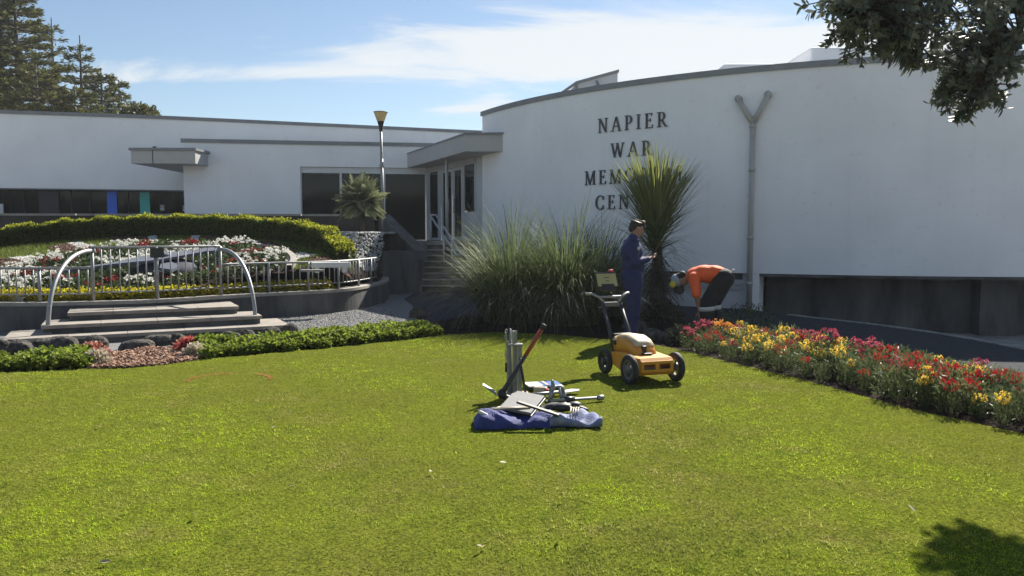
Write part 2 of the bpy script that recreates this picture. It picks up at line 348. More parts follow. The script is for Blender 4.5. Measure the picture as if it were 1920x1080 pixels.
# lawn: soil sheet with turf colour, then blades
def lawnmat():
    m, nt, N, L, B = nodes('turf'); B.inputs['Roughness'].default_value = 1.; B.inputs['Specular IOR Level'].default_value = 0.
    g = N.new('ShaderNodeNewGeometry'); a = N.new('ShaderNodeTexNoise'); a.inputs['Scale'].default_value = 60; a.inputs['Detail'].default_value = 6; L.new(g.outputs['Position'], a.inputs['Vector'])
    r = N.new('ShaderNodeValToRGB'); r.color_ramp.elements[0].position = .35; r.color_ramp.elements[1].position = .65; r.color_ramp.elements[0].color = (.045, .052, .008, 1); r.color_ramp.elements[1].color = (.14, .16, .022, 1)
    L.new(a.outputs['Fac'], r.inputs[0]); L.new(r.outputs[0], B.inputs['Base Color']); return m
struct('lawn', MB().prism(LAWN, -.5, .045), lawnmat(), 'mown green lawn filling the foreground', 'lawn')
def grassmat():
    """mown turf: bright and dull patches and straw coloured thin spots in real world coordinates"""
    m, nt, N, L, B = nodes('grass_blade'); B.inputs['Roughness'].default_value = .8; B.inputs['Specular IOR Level'].default_value = .06
    g = N.new('ShaderNodeNewGeometry'); at_ = N.new('ShaderNodeAttribute'); at_.attribute_name = 'tint'
    def noise(s, d, lo, hi, off=0):
        n = N.new('ShaderNodeTexNoise'); n.inputs['Scale'].default_value = s; n.inputs['Detail'].default_value = d; n.inputs['Roughness'].default_value = .6
        mp = N.new('ShaderNodeMapping'); mp.inputs['Location'].default_value = (off, off*.7, 0); L.new(g.outputs['Position'], mp.inputs[0]); L.new(mp.outputs[0], n.inputs['Vector'])
        r = N.new('ShaderNodeMapRange'); r.inputs['From Min'].default_value = lo; r.inputs['From Max'].default_value = hi; L.new(n.outputs['Fac'], r.inputs['Value']); return r.outputs[0]
    def mix(f, a, b):
        x = N.new('ShaderNodeMix'); x.data_type = 'RGBA'
        if isinstance(f, float): x.inputs['Factor'].default_value = f
        else: L.new(f, x.inputs['Factor'])
        for k, v in (('A', a), ('B', b)):
            if isinstance(v, tuple): x.inputs[k].default_value = (*v, 1)
            else: L.new(v, x.inputs[k])
        return x.outputs['Result']
    base = mix(noise(.62, 5, .43, .57), GR_DULL, GR_LUSH)
    base = mix(noise(1.6, 5, .50, .68, 8.), base, GR_STRAW)
    base = mix(noise(5.5, 5, .5, .7, 3.), base, GR_DEEP)
    base = mix(noise(17., 3, .56, .66, 5.), base, GR_DEEP)  # dark dashes put the shade between tufts into the blade colour
    mm = N.new('ShaderNodeMath'); mm.operation = 'MULTIPLY'; mm.inputs[1].default_value = .6; L.new(at_.outputs['Fac'], mm.inputs[0]); vm = N.new('ShaderNodeVectorMath'); vm.operation = 'MULTIPLY'; vm.inputs[1].default_value = (2.1, 2.0, 2.4); L.new(base, vm.inputs[0]); c = mix(mm.outputs[0], base, mix(.35, vm.outputs[0], GR_TIP))
    L.new(c, B.inputs['Base Color']); t = N.new('ShaderNodeBsdfTranslucent'); L.new(c, t.inputs[0])
    ms = N.new('ShaderNodeMixShader'); ms.inputs[0].default_value = .5; L.new(B.outputs[0], ms.inputs[1]); L.new(t.outputs[0], ms.inputs[2]); L.new(ms.outputs[0], N['Material Output'].inputs[0]); return m
GR_DULL = (.20, .215, .045); GR_LUSH = (.34, .46, .02); GR_STRAW = (.36, .31, .12); GR_DEEP = (.085, .14, .016); GR_TIP = (.66, .73, .20)
def lawn_blades():
    nt_ = 62000; kb = 9; cy = 2.6*np.exp(RNG.uniform(0, 1, nt_)*np.log(12.4/2.6)); cx = RNG.uniform(-1, 1, nt_)*(.68*cy+.5); th = RNG.uniform(.55, 1.25, nt_)*(1+.3*np.sin(cx*1.7+cy*.9)*np.sin(cy*1.3)); th = np.where(RNG.random(nt_) < .01, th*1.7, th); tt = RNG.uniform(0, 1, nt_)
    n = nt_*kb; rep_ = lambda q: np.repeat(q, kb); sp_ = .006+.0022*rep_(cy); ox, oy = RNG.normal(0, 1, n)*sp_, RNG.normal(0, 1, n)*sp_; X, Y = rep_(cx)+ox, rep_(cy)+oy; h = RNG.uniform(.010, .023, n)*rep_(th); tc = np.clip(.55*rep_(tt)+.45*RNG.uniform(0, 1, n), 0, 1)
    k = inside(LAWN, X, Y); X, Y, h, tc, ox, oy = X[k], Y[k], h[k], tc[k], ox[k], oy[k]; n = len(X)
    az = np.arctan2(oy, ox)+RNG.normal(0, .7, n); lean = np.clip(RNG.normal(1.0, .32, n), .1, 1.5); w = RNG.uniform(.0038, .007, n)*(.7+Y/11)
    s_ = np.c_[-np.sin(az), np.cos(az), np.zeros(n)]*w[:, None]/2; P = np.c_[X, Y, np.full(n, .043)]
    T = P+np.c_[np.cos(az)*h*np.sin(lean), np.sin(az)*h*np.sin(lean), h*np.cos(lean)]
    V = np.stack([P-s_, P+s_, T], 1).reshape(-1, 3); tint = np.repeat(tc**1.6, 3)
    return tag(link('lawn_grass', npmesh('lawn_grass', V, np.arange(3*n).reshape(-1, 3), tint), grassmat()), 'short mown grass blades of the lawn', 'grass', kind='stuff')
lawn_blades()
def paint_mark():
    m = leafmat('orange_spray_paint', (.44, .19, .05), (.5, .27, .08), .4)
    o = empty('spray_paint_mark', (-3.0, 8.28, .045), 0, 'faint orange spray painted ring on the lawn grass at left', 'paint mark')
    for a0, a1, n in ((1.75, 3.5, 620), (.0, 1.1, 520)):
        a = RNG.uniform(a0, a1, n); P = np.c_[.42*np.cos(a)+RNG.normal(0, .012, n), .36*np.sin(a)+RNG.normal(0, .014, n), np.full(n, .003)]
        V, F, T = blades(P, RNG.uniform(0, 6.28, n), RNG.uniform(.3, 1.2, n), np.zeros(n), RNG.uniform(.018, .03, n), .004, 1); link('paint_stroke', npmesh('paint_stroke', V, F, T), m, o)
paint_mark()

# ------------------------------------------------------------------ curved memorial hall
DC = Vector((10.97, 28.02, 0)); DR = 13.0
def dp(a, r=DR, z=0.): a = radians(a); return Vector((DC.x+r*cos(a), DC.y+r*sin(a), z))
def arc(a0, a1, r, n): return [dp(a0+(a1-a0)*i/n, r).xy for i in range(n+1)]
def px_ang(px):
    d = ray(px, 437); d = Vector((d.x, d.y)).normalized(); b = -(d.x*DC.x+d.y*DC.y); c = DC.x**2+DC.y**2-DR*DR
    p = d*(-b-sqrt(b*b-c)); return math.degrees(atan2(p.y-DC.y, p.x-DC.x))
hall = empty('memorial_hall', dp(-110), 0, 'curved white painted memorial hall with dark serif lettering on its wall', 'building')
hall_inv = Matrix.Translation(-hall.location)
def hpart(mb, name, mat, parent=None):
    o = mb.build(name, mat); o.parent = parent or hall; o.matrix_parent_inverse = (parent or hall).matrix_world.inverted() if parent else hall_inv; return o
A0, A1 = -155.3, -40.0
def ringwall(a0, a1, r0, r1, z0, z1, n=70):
    m = MB(); V = []; F = []
    for i in range(n+1):
        a = a0+(a1-a0)*i/n
        V += [dp(a, r1, z0), dp(a, r1, z1), dp(a, r0, z1), dp(a, r0, z0)]
    for i in range(n):
        for k in range(4): F.append((i*4+k, i*4+(k+1) % 4, i*4+4+(k+1) % 4, i*4+4+k))
    F += [(0, 3, 2, 1), (n*4, n*4+1, n*4+2, n*4+3)]; m.add(V, F)
    return m
# outward normals checked by recalculation
def recalc(o):
    bm = bmesh.new(); bm.from_mesh(o.data); bmesh.ops.recalc_face_normals(bm, faces=bm.faces); bm.to_mesh(o.data); bm.free(); return o
recalc(hpart(ringwall(A0, A1, DR-.35, DR, .76, 4.9), 'wall', MT['wall']))
recalc(hpart(ringwall(A0-.15, A1, DR-.40, DR+.045, 4.9, 5.02), 'parapet_flashing', MT['flash']))
AP = px_ang(1425)
recalc(hpart(ringwall(A0, AP-1.0, DR-.6, DR-.13, -.5, .757, 40), 'plinth', MT['wallgrey']))
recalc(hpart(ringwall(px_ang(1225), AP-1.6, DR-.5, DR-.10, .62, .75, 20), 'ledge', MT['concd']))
for k in range(2): recalc(hpart(ringwall(px_ang(1225), AP-1.6, DR-.5, DR-.085, .40+.10*k, .46+.10*k, 20), 'slat', MT['fascia']))
recalc(hpart(ringwall(AP-1.0, AP, DR-.6, DR-.02, -.5, .757, 4), 'pillar', MT['wall']))
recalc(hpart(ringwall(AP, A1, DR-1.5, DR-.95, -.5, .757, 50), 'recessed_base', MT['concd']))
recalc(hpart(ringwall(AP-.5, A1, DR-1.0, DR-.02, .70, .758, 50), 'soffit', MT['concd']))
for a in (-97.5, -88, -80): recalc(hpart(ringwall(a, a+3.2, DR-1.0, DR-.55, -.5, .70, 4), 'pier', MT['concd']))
# roof, return wall
roof = [dp(A0+(A1-A0)*i/50, DR-.38).xy for i in range(51)]
EB = dp(A1, DR-.3); RB = [(22.2, 31.9), (2.5, 31.9)]
hpart(MB().prism(roof+RB, 4.55, 4.7), 'roof', MT['flash'])
hpart(MB().prism([RB[0], RB[1], (2.5, 31.6), (22.2, 31.6)], -.45, 4.5), 'back_wall', MT['wall']); hpart(MB().prism([EB.xy, (EB.x+.3, EB.y), (22.5, 31.6), (22.2, 31.6)], -.45, 4.5), 'end_wall', MT['wall'])
e0 = dp(A0, DR); hpart(MB().prism([e0.xy, (dp(A0, DR-.35)).xy, (e0.x+3.6, e0.y+9), (e0.x+3.2, e0.y+9)], -.4, 4.9), 'return_wall', MT['wall'])
# rooftop screen and boxes
def roofscreen():
    Y = 20.9; a, b, c, d = at(1018, 190, Y), at(1080, 158, Y), at(1158, 136, Y), at(1160, 170, Y)
    a.z = 4.6; d.z = 4.6; d.x = c.x
    m = MB().extrude([(a.x, Y, 4.6), (d.x, Y, 4.6), (c.x, Y, c.z), (b.x, Y, b.z)], (0, .12, 0)); hpart(m, 'roof_screen', MT['wallgrey'])
    for px in (1081, 1118): p = at(px, 160, Y); hpart(MB().box((p.x, Y-.03, (4.6+p.z)/2), (.07, .06, p.z-4.6)), 'screen_post', MT['flash'])
    p = at(1118, 152, Y); q = at(1130, 165, Y); hpart(MB().tube([(p.x, Y-.05, p.z), (q.x, Y-.05, q.z-.15)], .03, 6), 'brace', MT['flash'])
    t = MB(); t.extrude([(b.x, Y-.06, b.z), (c.x+.03, Y-.06, c.z), (c.x+.03, Y-.06, c.z+.07), (b.x, Y-.06, b.z+.07), (a.x, Y-.06, 4.95), (a.x, Y-.06, 4.88)], (0, .2, 0)); hpart(t, 'screen_cap', MT['flash'])
roofscreen()
def roofbox(x0, x1, y0, Y, D, mat, n):
    a, b = at(x0, y0, Y), at(x1, y0, Y); z = a.z
    hpart(MB().bevbox(((a.x+b.x)/2, Y+D/2, (z+4.6)/2), (b.x-a.x, D, z-4.6), .06), n, mat)
roofbox(1358, 1600, 119, 19.2, 2.5, MT['wall'], 'roof_upstand'); roofbox(1521, 1700, 88, 19.6, 2.2, MT['wall'], 'roof_plant_box')

# serif letters, unit cap height
def glyph(ch):
    """list of polygons (counter clockwise-ish) in units of the cap height, with advance width"""
    T, t, sf = .125, .055, .045
    def st(x0, y0, x1, y1, w): # slanted stroke with horizontal cut ends
        return [(x0-w/2, y0), (x0+w/2, y0), (x1+w/2, y1), (x1-w/2, y1)]
    def se(x, y, w): return [(x-w/2, y), (x+w/2, y), (x+w/2, y+sf), (x-w/2, y+sf)]
    def bowl(cx, cy, rx, ry, a0, a1, tw, n=14):
        o = []; i_ = []
        for k in range(n+1):
            a = radians(a0+(a1-a0)*k/n); th = t*.8+(tw-t*.8)*abs(cos(a))
            o.append((cx+rx*cos(a), cy+ry*sin(a))); i_.append((cx+(rx-th)*cos(a), cy+(ry-min(th, t*1.1))*sin(a)))
        return [(o[k], o[k+1], i_[k+1], i_[k]) for k in range(n)]
    bt = 1-sf
    if ch == 'I': return [st(.18, 0, .18, 1, T), se(.18, 0, .33), se(.18, bt, .33)], .36
    if ch == 'N': return [st(.14, 0, .14, 1, t), st(.16, 1, .70, 0, T*1.1), st(.70, 0, .70, 1, t), se(.14, 0, .26), se(.1, bt, .2), se(.70, bt, .26)], .84
    if ch == 'A': return [st(.10, 0, .40, 1, t), st(.72, 0, .42, 1, T), [(.22, .32), (.62, .32), (.60, .38), (.24, .38)], se(.10, 0, .25), se(.72, 0, .27)], .82
    if ch == 'P': return [st(.16, 0, .16, 1, T), se(.16, 0, .32), se(.1, bt, .2)]+[[(.16, .95), (.34, .95), (.34, 1), (.16, 1)], [(.16, .42), (.34, .42), (.34, .47), (.16, .47)]]+bowl(.33, .71, .27, .29, -90, 90, T), .62
    if ch == 'R': return [st(.16, 0, .16, 1, T), se(.16, 0, .32), se(.1, bt, .2)]+[[(.16, .95), (.34, .95), (.34, 1), (.16, 1)], [(.16, .45), (.34, .45), (.34, .5), (.16, .5)]]+bowl(.33, .725, .26, .275, -90, 90, T)+[st(.66, 0, .34, .48, T), se(.70, 0, .16)], .76
    if ch == 'E': return [st(.16, 0, .16, 1, T), [(.02, 0), (.58, 0), (.60, .05), (.02, .05)], [(.02, .95), (.55, .95), (.55, 1), (.02, 1)], [(.16, .5), (.45, .5), (.45, .555), (.16, .555)], [(.55, 0), (.60, 0), (.62, .22), (.58, .22)], [(.51, .8), (.55, .8), (.55, 1), (.51, 1)], [(.41, .42), (.45, .42), (.45, .64), (.41, .64)]], .64
    if ch == 'W': return [st(.08, 1, .32, 0, T), st(.32, 0, .54, 1, t), st(.52, 1, .78, 0, T), st(.78, 0, 1.0, 1, t), se(.08, bt, .25), se(1.0, bt, .22), se(.52, bt, .2)], 1.08
    if ch == 'M': return [st(.12, 0, .14, 1, t), st(.16, 1, .48, 0, T), st(.46, 0, .80, 1, t), st(.84, 0, .82, 1, T), se(.12, 0, .24), se(.84, 0, .28), se(.1, bt, .18), se(.85, bt, .2)], .98
    if ch == 'O': return bowl(.42, .5, .42, .52, 0, 360, T*1.05, 28), .86
    if ch == 'C': return bowl(.42, .5, .42, .52, 48, 312, T*1.05, 22)+[[(.66, .68), (.70, .68), (.71, .95), (.66, .92)], [(.66, .1), (.71, .07), (.71, .3), (.67, .3)]], .76
    if ch == 'L': return [st(.16, 0, .16, 1, T), se(.16, bt, .32), [(.02, 0), (.58, 0), (.6, .05), (.02, .05)], [(.55, 0), (.60, 0), (.63, .25), (.59, .25)]], .62
    if ch == 'T': return [st(.36, 0, .36, 1, T), se(.36, 0, .33), [(.0, .95), (.72, .95), (.72, 1), (.0, 1)], [(0, .76), (.04, .76), (.04, 1), (0, 1)], [(.68, .76), (.72, .76), (.72, 1), (.68, 1)]], .74
CAP = .325; SPC = .30
for word, zb, ac in (('NAPIER', 3.925, -129.55), ('WAR', 3.33, -129.55), ('MEMORIAL', 2.735, -129.4), ('CENTRE', 2.15, -129.55)):
    gs = [glyph(c) for c in word]; tot = sum(w for _, w in gs)+SPC*(len(gs)-1); x = -tot/2
    for polys, w in gs:
        mid = (x+w/2)*CAP; a = ac+math.degrees(mid/DR); o = dp(a, DR+.002, zb); tx = Vector((-sin(radians(a)), cos(radians(a)), 0)); nr = Vector((cos(radians(a)), sin(radians(a)), 0))
        m = MB()
        for i, P in enumerate(polys): m.extrude([o+tx*((p[0]-w/2)*CAP)+Vector((0, 0, p[1]*CAP)) for p in P], nr*(.03+.0007*i))
        recalc(hpart(m, 'letter', MT['letter'])); x += w+SPC
# downpipe
def downpipe():
    a = px_ang(1409); n = dp(a, 1)-DC; b = dp(a, DR+.10); t = Vector((-n.y, n.x, 0))
    o = empty('downpipe', b, 0, 'pale grey Y shaped rainwater downpipe on the curved wall', 'downpipe'); z1 = at(1409, 228, b.y).z
    MB().tube([(0, 0, 0), (0, 0, z1)], .058, 14).build('pipe', MT['pipe'], o)
    for s, px, py in ((-1, 1388, 183), (1, 1436, 179)):
        e = at(px, py, b.y)-b; e.y = (t*(e.x/t.x)).y
        MB().tube([(0, 0, z1-.04), (e.x, e.y, e.z-.02)], .056, 14).build('branch_pipe', MT['pipe'], o)
        MB().tube([(e.x, e.y, e.z)+Vector() if False else Vector((e.x, e.y, e.z))+n*.03, Vector((e.x, e.y, e.z))-n*.16], .075, 14).build('outlet', MT['pipe'], o)
    for z in (.55, 1.5, 2.9, z1-.1): MB().tube([(0, 0, z-.035), (0, 0, z+.035)], .07, 14).build('bracket', MT['pipe'], o)
downpipe()

# ------------------------------------------------------------------ entrance block
FZ = 1.37                                          # floor level of entrance and terrace
pA = at(800, 437, 27.0); pL = at(347, 437, 25.7); A_ = Vector((pA.x, pA.y, 0)); L_ = Vector((pL.x, pL.y, 0)); fd = (A_-L_).normalized(); fn = Vector((fd.y, -fd.x, 0))
def fx(px):                                        # point of the front wall line at a picture column
    d = ray(px, 437); t = (L_.x*fd.y-L_.y*fd.x)/(d.x*fd.y-d.y*fd.x); return Vector((d.x*t, d.y*t, 0))
ent = empty('entrance_building', fx(560), 0, 'low white flat roofed entrance block with wide dark windows and canopy', 'building')
einv = Matrix.Translation(-ent.location)
def epart(mb, name, mat, parent=None):
    o = mb.build(name, mat); o.parent = parent or ent; o.matrix_parent_inverse = einv if parent is None else Matrix.Identity(4); return recalc(o)
ZR = 4.64; ZH = 3.80
def slab(a, b, th, z0, z1, off=0.):                # wall segment a-b with its face towards the camera
    n = fn; a = a+n*off; b = b+n*off
    return MB().prism([a.xy, b.xy, (b-n*th).xy, (a-n*th).xy], z0, z1)
w0 = fx(565); w1 = fx(800); back = L_-fn*8
epart(slab(L_, w0, .35, FZ-.3, ZR-.12), 'wall', MT['wall'])
epart(slab(w0, A_+fd*1.1, .35, ZH, ZR-.12), 'lintel_wall', MT['wall'])
epart(MB().prism([(L_-fn*.35).xy, (L_+fd*.35-fn*.35).xy, (L_+fd*.35-fn*8).xy, (L_-fn*8).xy], FZ-.3, ZR-.12), 'side_wall', MT['wall'])
epart(MB().prism([(L_-fd*.05+fn*.05).xy, (A_+fd*1.3+fn*.05).xy, (A_+fd*1.3-fn*8).xy, (L_-fd*.05-fn*8).xy], ZR-.12, ZR), 'roof_edge', MT['flash'])
# window band: head frame, panes, mullions
wn = MB().prism([(w0-fn*.10).xy, (w1-fn*.10).xy, (w1-fn*.2).xy, (w0-fn*.2).xy], ZH-.20, ZH-.002); wf = epart(wn, 'window', MT['frame'])
cols = [565, 640, 681, 721, 800]
for i in range(4):
    a, b = fx(cols[i]+3), fx(cols[i+1]-2); m = MB().prism([(a-fn*.15).xy, (b-fn*.15).xy, (b-fn*.17).xy, (a-fn*.17).xy], FZ+.05, ZH-.203); o = m.build('pane', MT['glass']); o.parent = wf
for c in cols:
    a = fx(c); m = MB().prism([(a-fn*.09-fd*.035).xy, (a-fn*.09+fd*.035).xy, (a-fn*.2+fd*.035).xy, (a-fn*.2-fd*.035).xy], FZ, ZH-.203); o = m.build('mullion', MT['frame']); o.parent = wf
m = MB().prism([(w0-fn*.09).xy, (w1-fn*.09).xy, (w1-fn*.22).xy, (w0-fn*.22).xy], FZ-.06, FZ-.002); o = m.build('sill', MT['frame']); o.parent = wf
# door screen turning towards the camera
B_ = at(893, 437, 23.1); B_.z = 0; dd = (B_-A_).normalized(); dn = Vector((dd.y, -dd.x, 0))
if dn.y > 0: dn = -dn
def dx(px):
    d = ray(px, 437); t = (A_.x*dd.y-A_.y*dd.x)/(d.x*dd.y-d.y*dd.x); return Vector((d.x*t, d.y*t, 0))
def dslab(p0, p1, z0, z1, th=.05, off=0.):
    a, b = dx(p0)+dn*off, dx(p1)+dn*off; return MB().prism([a.xy, b.xy, (b-dn*th).xy, (a-dn*th).xy], z0, z1)
ZD = 3.62
epart(dslab(800, 893, ZD, ZD+.24, .12, .03), 'door_head', MT['fascia'])
def child(mb, name, mat, parent):
    o = mb.build(name, mat); o.parent = parent; return recalc(o)
sl_ = epart(dslab(801, 807, FZ, ZD, .1, .02), 'sidelight', MT['frame']); child(dslab(807, 822, FZ+.08, ZD, .02), 'pane', MT['glass'], sl_); child(dslab(822, 828, FZ, ZD, .1, .02), 'mullion', MT['frame'], sl_); child(dslab(807, 822, FZ, FZ+.08, .08, .01), 'rail', MT['frame'], sl_)
for p0, p1 in ((829, 849.5), (850.5, 868)):
    d_ = epart(dslab(p0, p0+3, FZ+.02, ZD-.02, .06, .015), 'door', MT['frame']); child(dslab(p1-2.5, p1, FZ+.02, ZD-.02, .06, .015), 'stile', MT['frame'], d_)
    child(dslab(p0+3, p1-2.5, FZ+.12, ZD-.1, .02), 'pane', MT['glass'], d_); child(dslab(p0+3, p1-2.5, FZ+.02, FZ+.12, .06, .012), 'bottom_rail', MT['frame'], d_); child(dslab(p0+3, p1-2.5, ZD-.1, ZD-.02, .06, .012), 'top_rail', MT['frame'], d_)
    hx = p1-4.5 if p0 < 840 else p0+4; child(MB().tube([dx(hx)+dn*.06+Vector((0, 0, FZ+.85)), dx(hx)+dn*.06+Vector((0, 0, FZ+1.3))], .018, 8), 'handle', MT['steel'], d_)
o = epart(dslab(868.5, 893, FZ, FZ+.85, .1, .01), 'panel', MT['wallgrey']); epart(dslab(868.5, 872, FZ+.85, ZD, .1, .02), 'mullion', MT['frame'])
o = epart(dslab(890.5, 893.4, FZ+.85, ZD, .1, .02), 'window', MT['frame']); child(dslab(872, 890.5, FZ+.9, ZD, .02), 'pane', MT['glass'], o)
epart(MB().prism([(B_-dn*.3).xy, B_.xy, dp(A0, DR+.01).xy, (dp(A0, DR-.3)).xy], -.3, 3.79), 'pier', MT['wallgrey'])
# canopy over the doors, its corner towards the stairs
c1 = fx(765)+fn*.0; ZC0, ZC1 = 3.80, 4.25; cc = at(873, 437, 21.5); ce = at(948, 437, 21.45)
CP = [c1.xy, cc.xy, ce.xy, (ce.x+.25, ce.y+.6), dp(A0-.5, DR-.2).xy, (A_.x+1.4, A_.y+.2)]
cn = epart(MB().prism(CP, ZC0, ZC1), 'canopy', MT['fascia'])
def offs(P, d):
    c = Vector((sum(p[0] for p in P)/len(P), sum(p[1] for p in P)/len(P))); return [tuple(Vector(p)+(Vector(p)-c).normalized()*d) for p in P]
o = MB().prism(offs(CP, .06), ZC1, ZC1+.05).build('canopy_flashing', MT['flash']); o.parent = cn
po = dx(870)+dn*.55; epart(MB().tube([(po.x, po.y, FZ-.1), (po.x, po.y, ZC0)], .05, 12), 'canopy_post', MT['fascia'])
# small canopy at the far left end of the block
s0, s1 = at(250, 437, 24.7), at(370, 437, 24.75); bk0 = at(347, 437, 28.6)
SP = [s0.xy, s1.xy, (s1.x-.02, s1.y+1.3), bk0.xy]
sc = epart(MB().prism(SP, 3.76, 4.16), 'side_canopy', MT['fascia']); o = MB().prism(offs(SP, .07), 4.16, 4.24).build('canopy_flashing', MT['flash']); o.parent = sc
j0 = s0.lerp(s1, .34); o = MB().box((j0.x, j0.y-.004, 3.96), (.016, .02, .398)).build('panel_joint', MT['black']); o.parent = sc

# ------------------------------------------------------------------ long rear building
rear = empty('long_building', at(100, 437, 27.2), 0, 'long white building with dark ground floor glazing behind the floral clock', 'building'); rear.location.z = 0; rinv = Matrix.Translation(-rear.location)
def rpart(mb, name, mat, parent=None):
    o = mb.build(name, mat); o.parent = parent or rear; o.matrix_parent_inverse = rinv; return recalc(o)
RP = [at(x, 437, Y) for x, Y in ((-420, 25.8), (-200, 26.2), (0, 26.9), (283, 28.1), (540, 29.7), (901, 32.3), (1050, 33.3))]
RP = catmull([(p.x, p.y, 0) for p in RP], 5)
def ribbon(P, off, th, z0, z1):
    Q = []; R_ = []
    for i, p in enumerate(P):
        d = (P[min(i+1, len(P)-1)]-P[max(i-1, 0)]).normalized(); n = Vector((d.y, -d.x, 0)); Q.append((p+n*off).xy); R_.append((p+n*(off-th)).xy)
    m = MB(); n_ = len(Q); V = []
    for q, r in zip(Q, R_): V += [(*q, z0), (*q, z1), (*r, z1), (*r, z0)]
    F = [(i*4+k, i*4+(k+1) % 4, i*4+4+(k+1) % 4, i*4+4+k) for i in range(n_-1) for k in range(4)]+[(0, 3, 2, 1), tuple((n_-1)*4+k for k in range(4))]
    return m.add(V, F)
rpart(ribbon(RP, 0, .4, 3.13, 5.62), 'wall', MT['wall']); rpart(ribbon(RP, .05, .5, 5.62, 5.74), 'parapet_flashing', MT['flash'])
rpart(ribbon(RP, -6, .3, 1.3, 5.4), 'back_wall', MT['wall'])
rpart(ribbon(RP, -.6, .03, 1.3, 3.13), 'glazing', MT['glass']); rpart(ribbon(RP, -.41, 5.6, 5.2, 5.3), 'roof', MT['flash'])
rpart(ribbon(RP, -.05, .6, 3.09, 3.128), 'soffit', MT['flash'])
def rat(px, off):
    best = None
    for i in range(len(RP)-1):
        a, b = RP[i], RP[i+1]; xa, xb = a.x/a.y*FPX*.9976+960, b.x/b.y*FPX*.9976+960
        if xa <= px <= xb: t = (px-xa)/(xb-xa); d = (b-a).normalized(); return a.lerp(b, t)+Vector((d.y, -d.x, 0))*off, d
    return RP[0], (RP[1]-RP[0]).normalized()
def rpanel(p0, p1, z0, z1, off, th, mat, name):
    a, d = rat(p0, off); b, _ = rat(p1, off); n = Vector((d.y, -d.x, 0)); return rpart(MB().prism([a.xy, b.xy, (b-n*th).xy, (a-n*th).xy], z0, z1), name, mat)
rpanel(200, 219, 1.3, 3.08, -.5, .05, MT['blue'], 'panel'); rpanel(263, 282, 1.3, 3.08, -.5, .05, MT['teal'], 'panel'); rpanel(70, 108, 1.3, 3.08, -.5, .05, MT['navy'], 'panel'); rpanel(-40, 6, 1.3, 2.6, -.3, .05, MT['white'], 'panel')
for c in (15, 40, 130, 165, 240, 300, 330): rpanel(c, c+1.5, 1.3, 3.08, -.55, .04, MT['black'], 'mullion')
def notice(px0, px1, z0, z1):
    o = rpanel(px0, px1, z0, z1, -.52, .015, MT['white'], 'notice'); a, d = rat((px0+px1)/2, -.5); n = Vector((d.y, -d.x, 0)); c = a+Vector((0, 0, (z0+z1)/2+.03))
    m = MB(); 
    for k in range(16):
        t0, t1 = 2*pi*k/16, 2*pi*(k+1)/16; m.extrude([c+d*.055*cos(t0)+Vector((0, 0, .055*sin(t0))), c+d*.055*cos(t1)+Vector((0, 0, .055*sin(t1))), c+d*.038*cos(t1)+Vector((0, 0, .038*sin(t1))), c+d*.038*cos(t0)+Vector((0, 0, .038*sin(t0)))], n*.004)
    e = recalc(m.build('notice_mark', MT['black'])); e.parent = o
notice(302, 309.5, 2.42, 2.62); notice(345, 351, 2.40, 2.60)
a, d = rat(298, .06); a.z = 4.60; mm = MB().ball(a, (.07, .07, .06)); mm.tube([a, a-Vector((d.y, -d.x, 0))*.1], .05, 8); rpart(mm, 'security_camera', MT['black'])
#@@END_BUILDINGS
# ------------------------------------------------------------------ terrace wall, stairs, retaining wall
def tw(px, Y): p = at(px, 437, Y); return Vector((p.x, p.y, 0))
t0, t1, t2 = tw(-420, 21.3), tw(0, 21.8), tw(702, 22.7)
ter = empty('terrace_wall', t1, 0, 'long dark stained terrace wall with pale coping behind the hedge', 'wall')
def tpart(mb, name, mat, root=ter): o = mb.build(name, mat); o.parent = root; o.matrix_parent_inverse = Matrix.Translation(-root.location); return recalc(o)
def seg2(a, b, th, z0, z1, off=0.):
    d = (b-a).normalized(); n = Vector((d.y, -d.x, 0)); return MB().prism([(a+n*off).xy, (b+n*off).xy, (b+n*(off-th)).xy, (a+n*(off-th)).xy], z0, z1)
for a, b in ((t0, t1), (t1, t2)):
    tpart(seg2(a, b, .25, -.4, 2.08), 'wall', MT['darkwall'])
    k = max(2, int((b-a).length/1.9))
    for i in range(k): tpart(seg2(a.lerp(b, i/k+.0015), a.lerp(b, (i+1)/k-.0015), .32, 2.082, 2.14, .04), 'coping_stone', MT['cope'])
struct('terrace_floor', MB().prism([t0.xy, t1.xy, t2.xy, (-2.6, 23.4), (-.9, 23.4), (-.5, 28), (3, 40), (-40, 40), (-40, 21)], 1.15, FZ-.08), MT['conc'], 'concrete terrace and porch floor at entrance level', 'floor')
sb = empty('stair_side_wall', tw(750, 20.6), 0, 'stained concrete block wall beside the entrance stairs with sloping top', 'wall')
b0, b1 = tw(716, 20.45), tw(784, 20.75)
blk = [(b0.x, b0.y), (b1.x-.12, b1.y-.02), (b1.x, b1.y+.12), (b1.x, 22.3), (b1.x-.9, 22.3), (b0.x, b0.y+.5)]
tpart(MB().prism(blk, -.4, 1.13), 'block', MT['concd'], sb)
sp = MB(); P0 = Vector((t2.x+.1, t2.y+.1, 2.14)); P1 = Vector((b1.x-.12, 20.95, 1.14)); nx = Vector((.5, .24, 0)).normalized()*.34
sp.add([P0, P1, P1+Vector((0, 0, -.4)), Vector((P1.x, P1.y, .9)), Vector((P0.x, P0.y, .9)), P0+nx, P1+nx, P1+nx+Vector((0, 0, -.4)), Vector((P1.x+nx.x, P1.y+nx.y, .9)), Vector((P0.x+nx.x, P0.y+nx.y, .9))], [(0, 1, 3, 4), (5, 9, 8, 6), (0, 5, 6, 1), (0, 4, 9, 5), (1, 6, 8, 3), (4, 3, 8, 9)])
tpart(sp, 'sloping_wall', MT['concd'], sb)
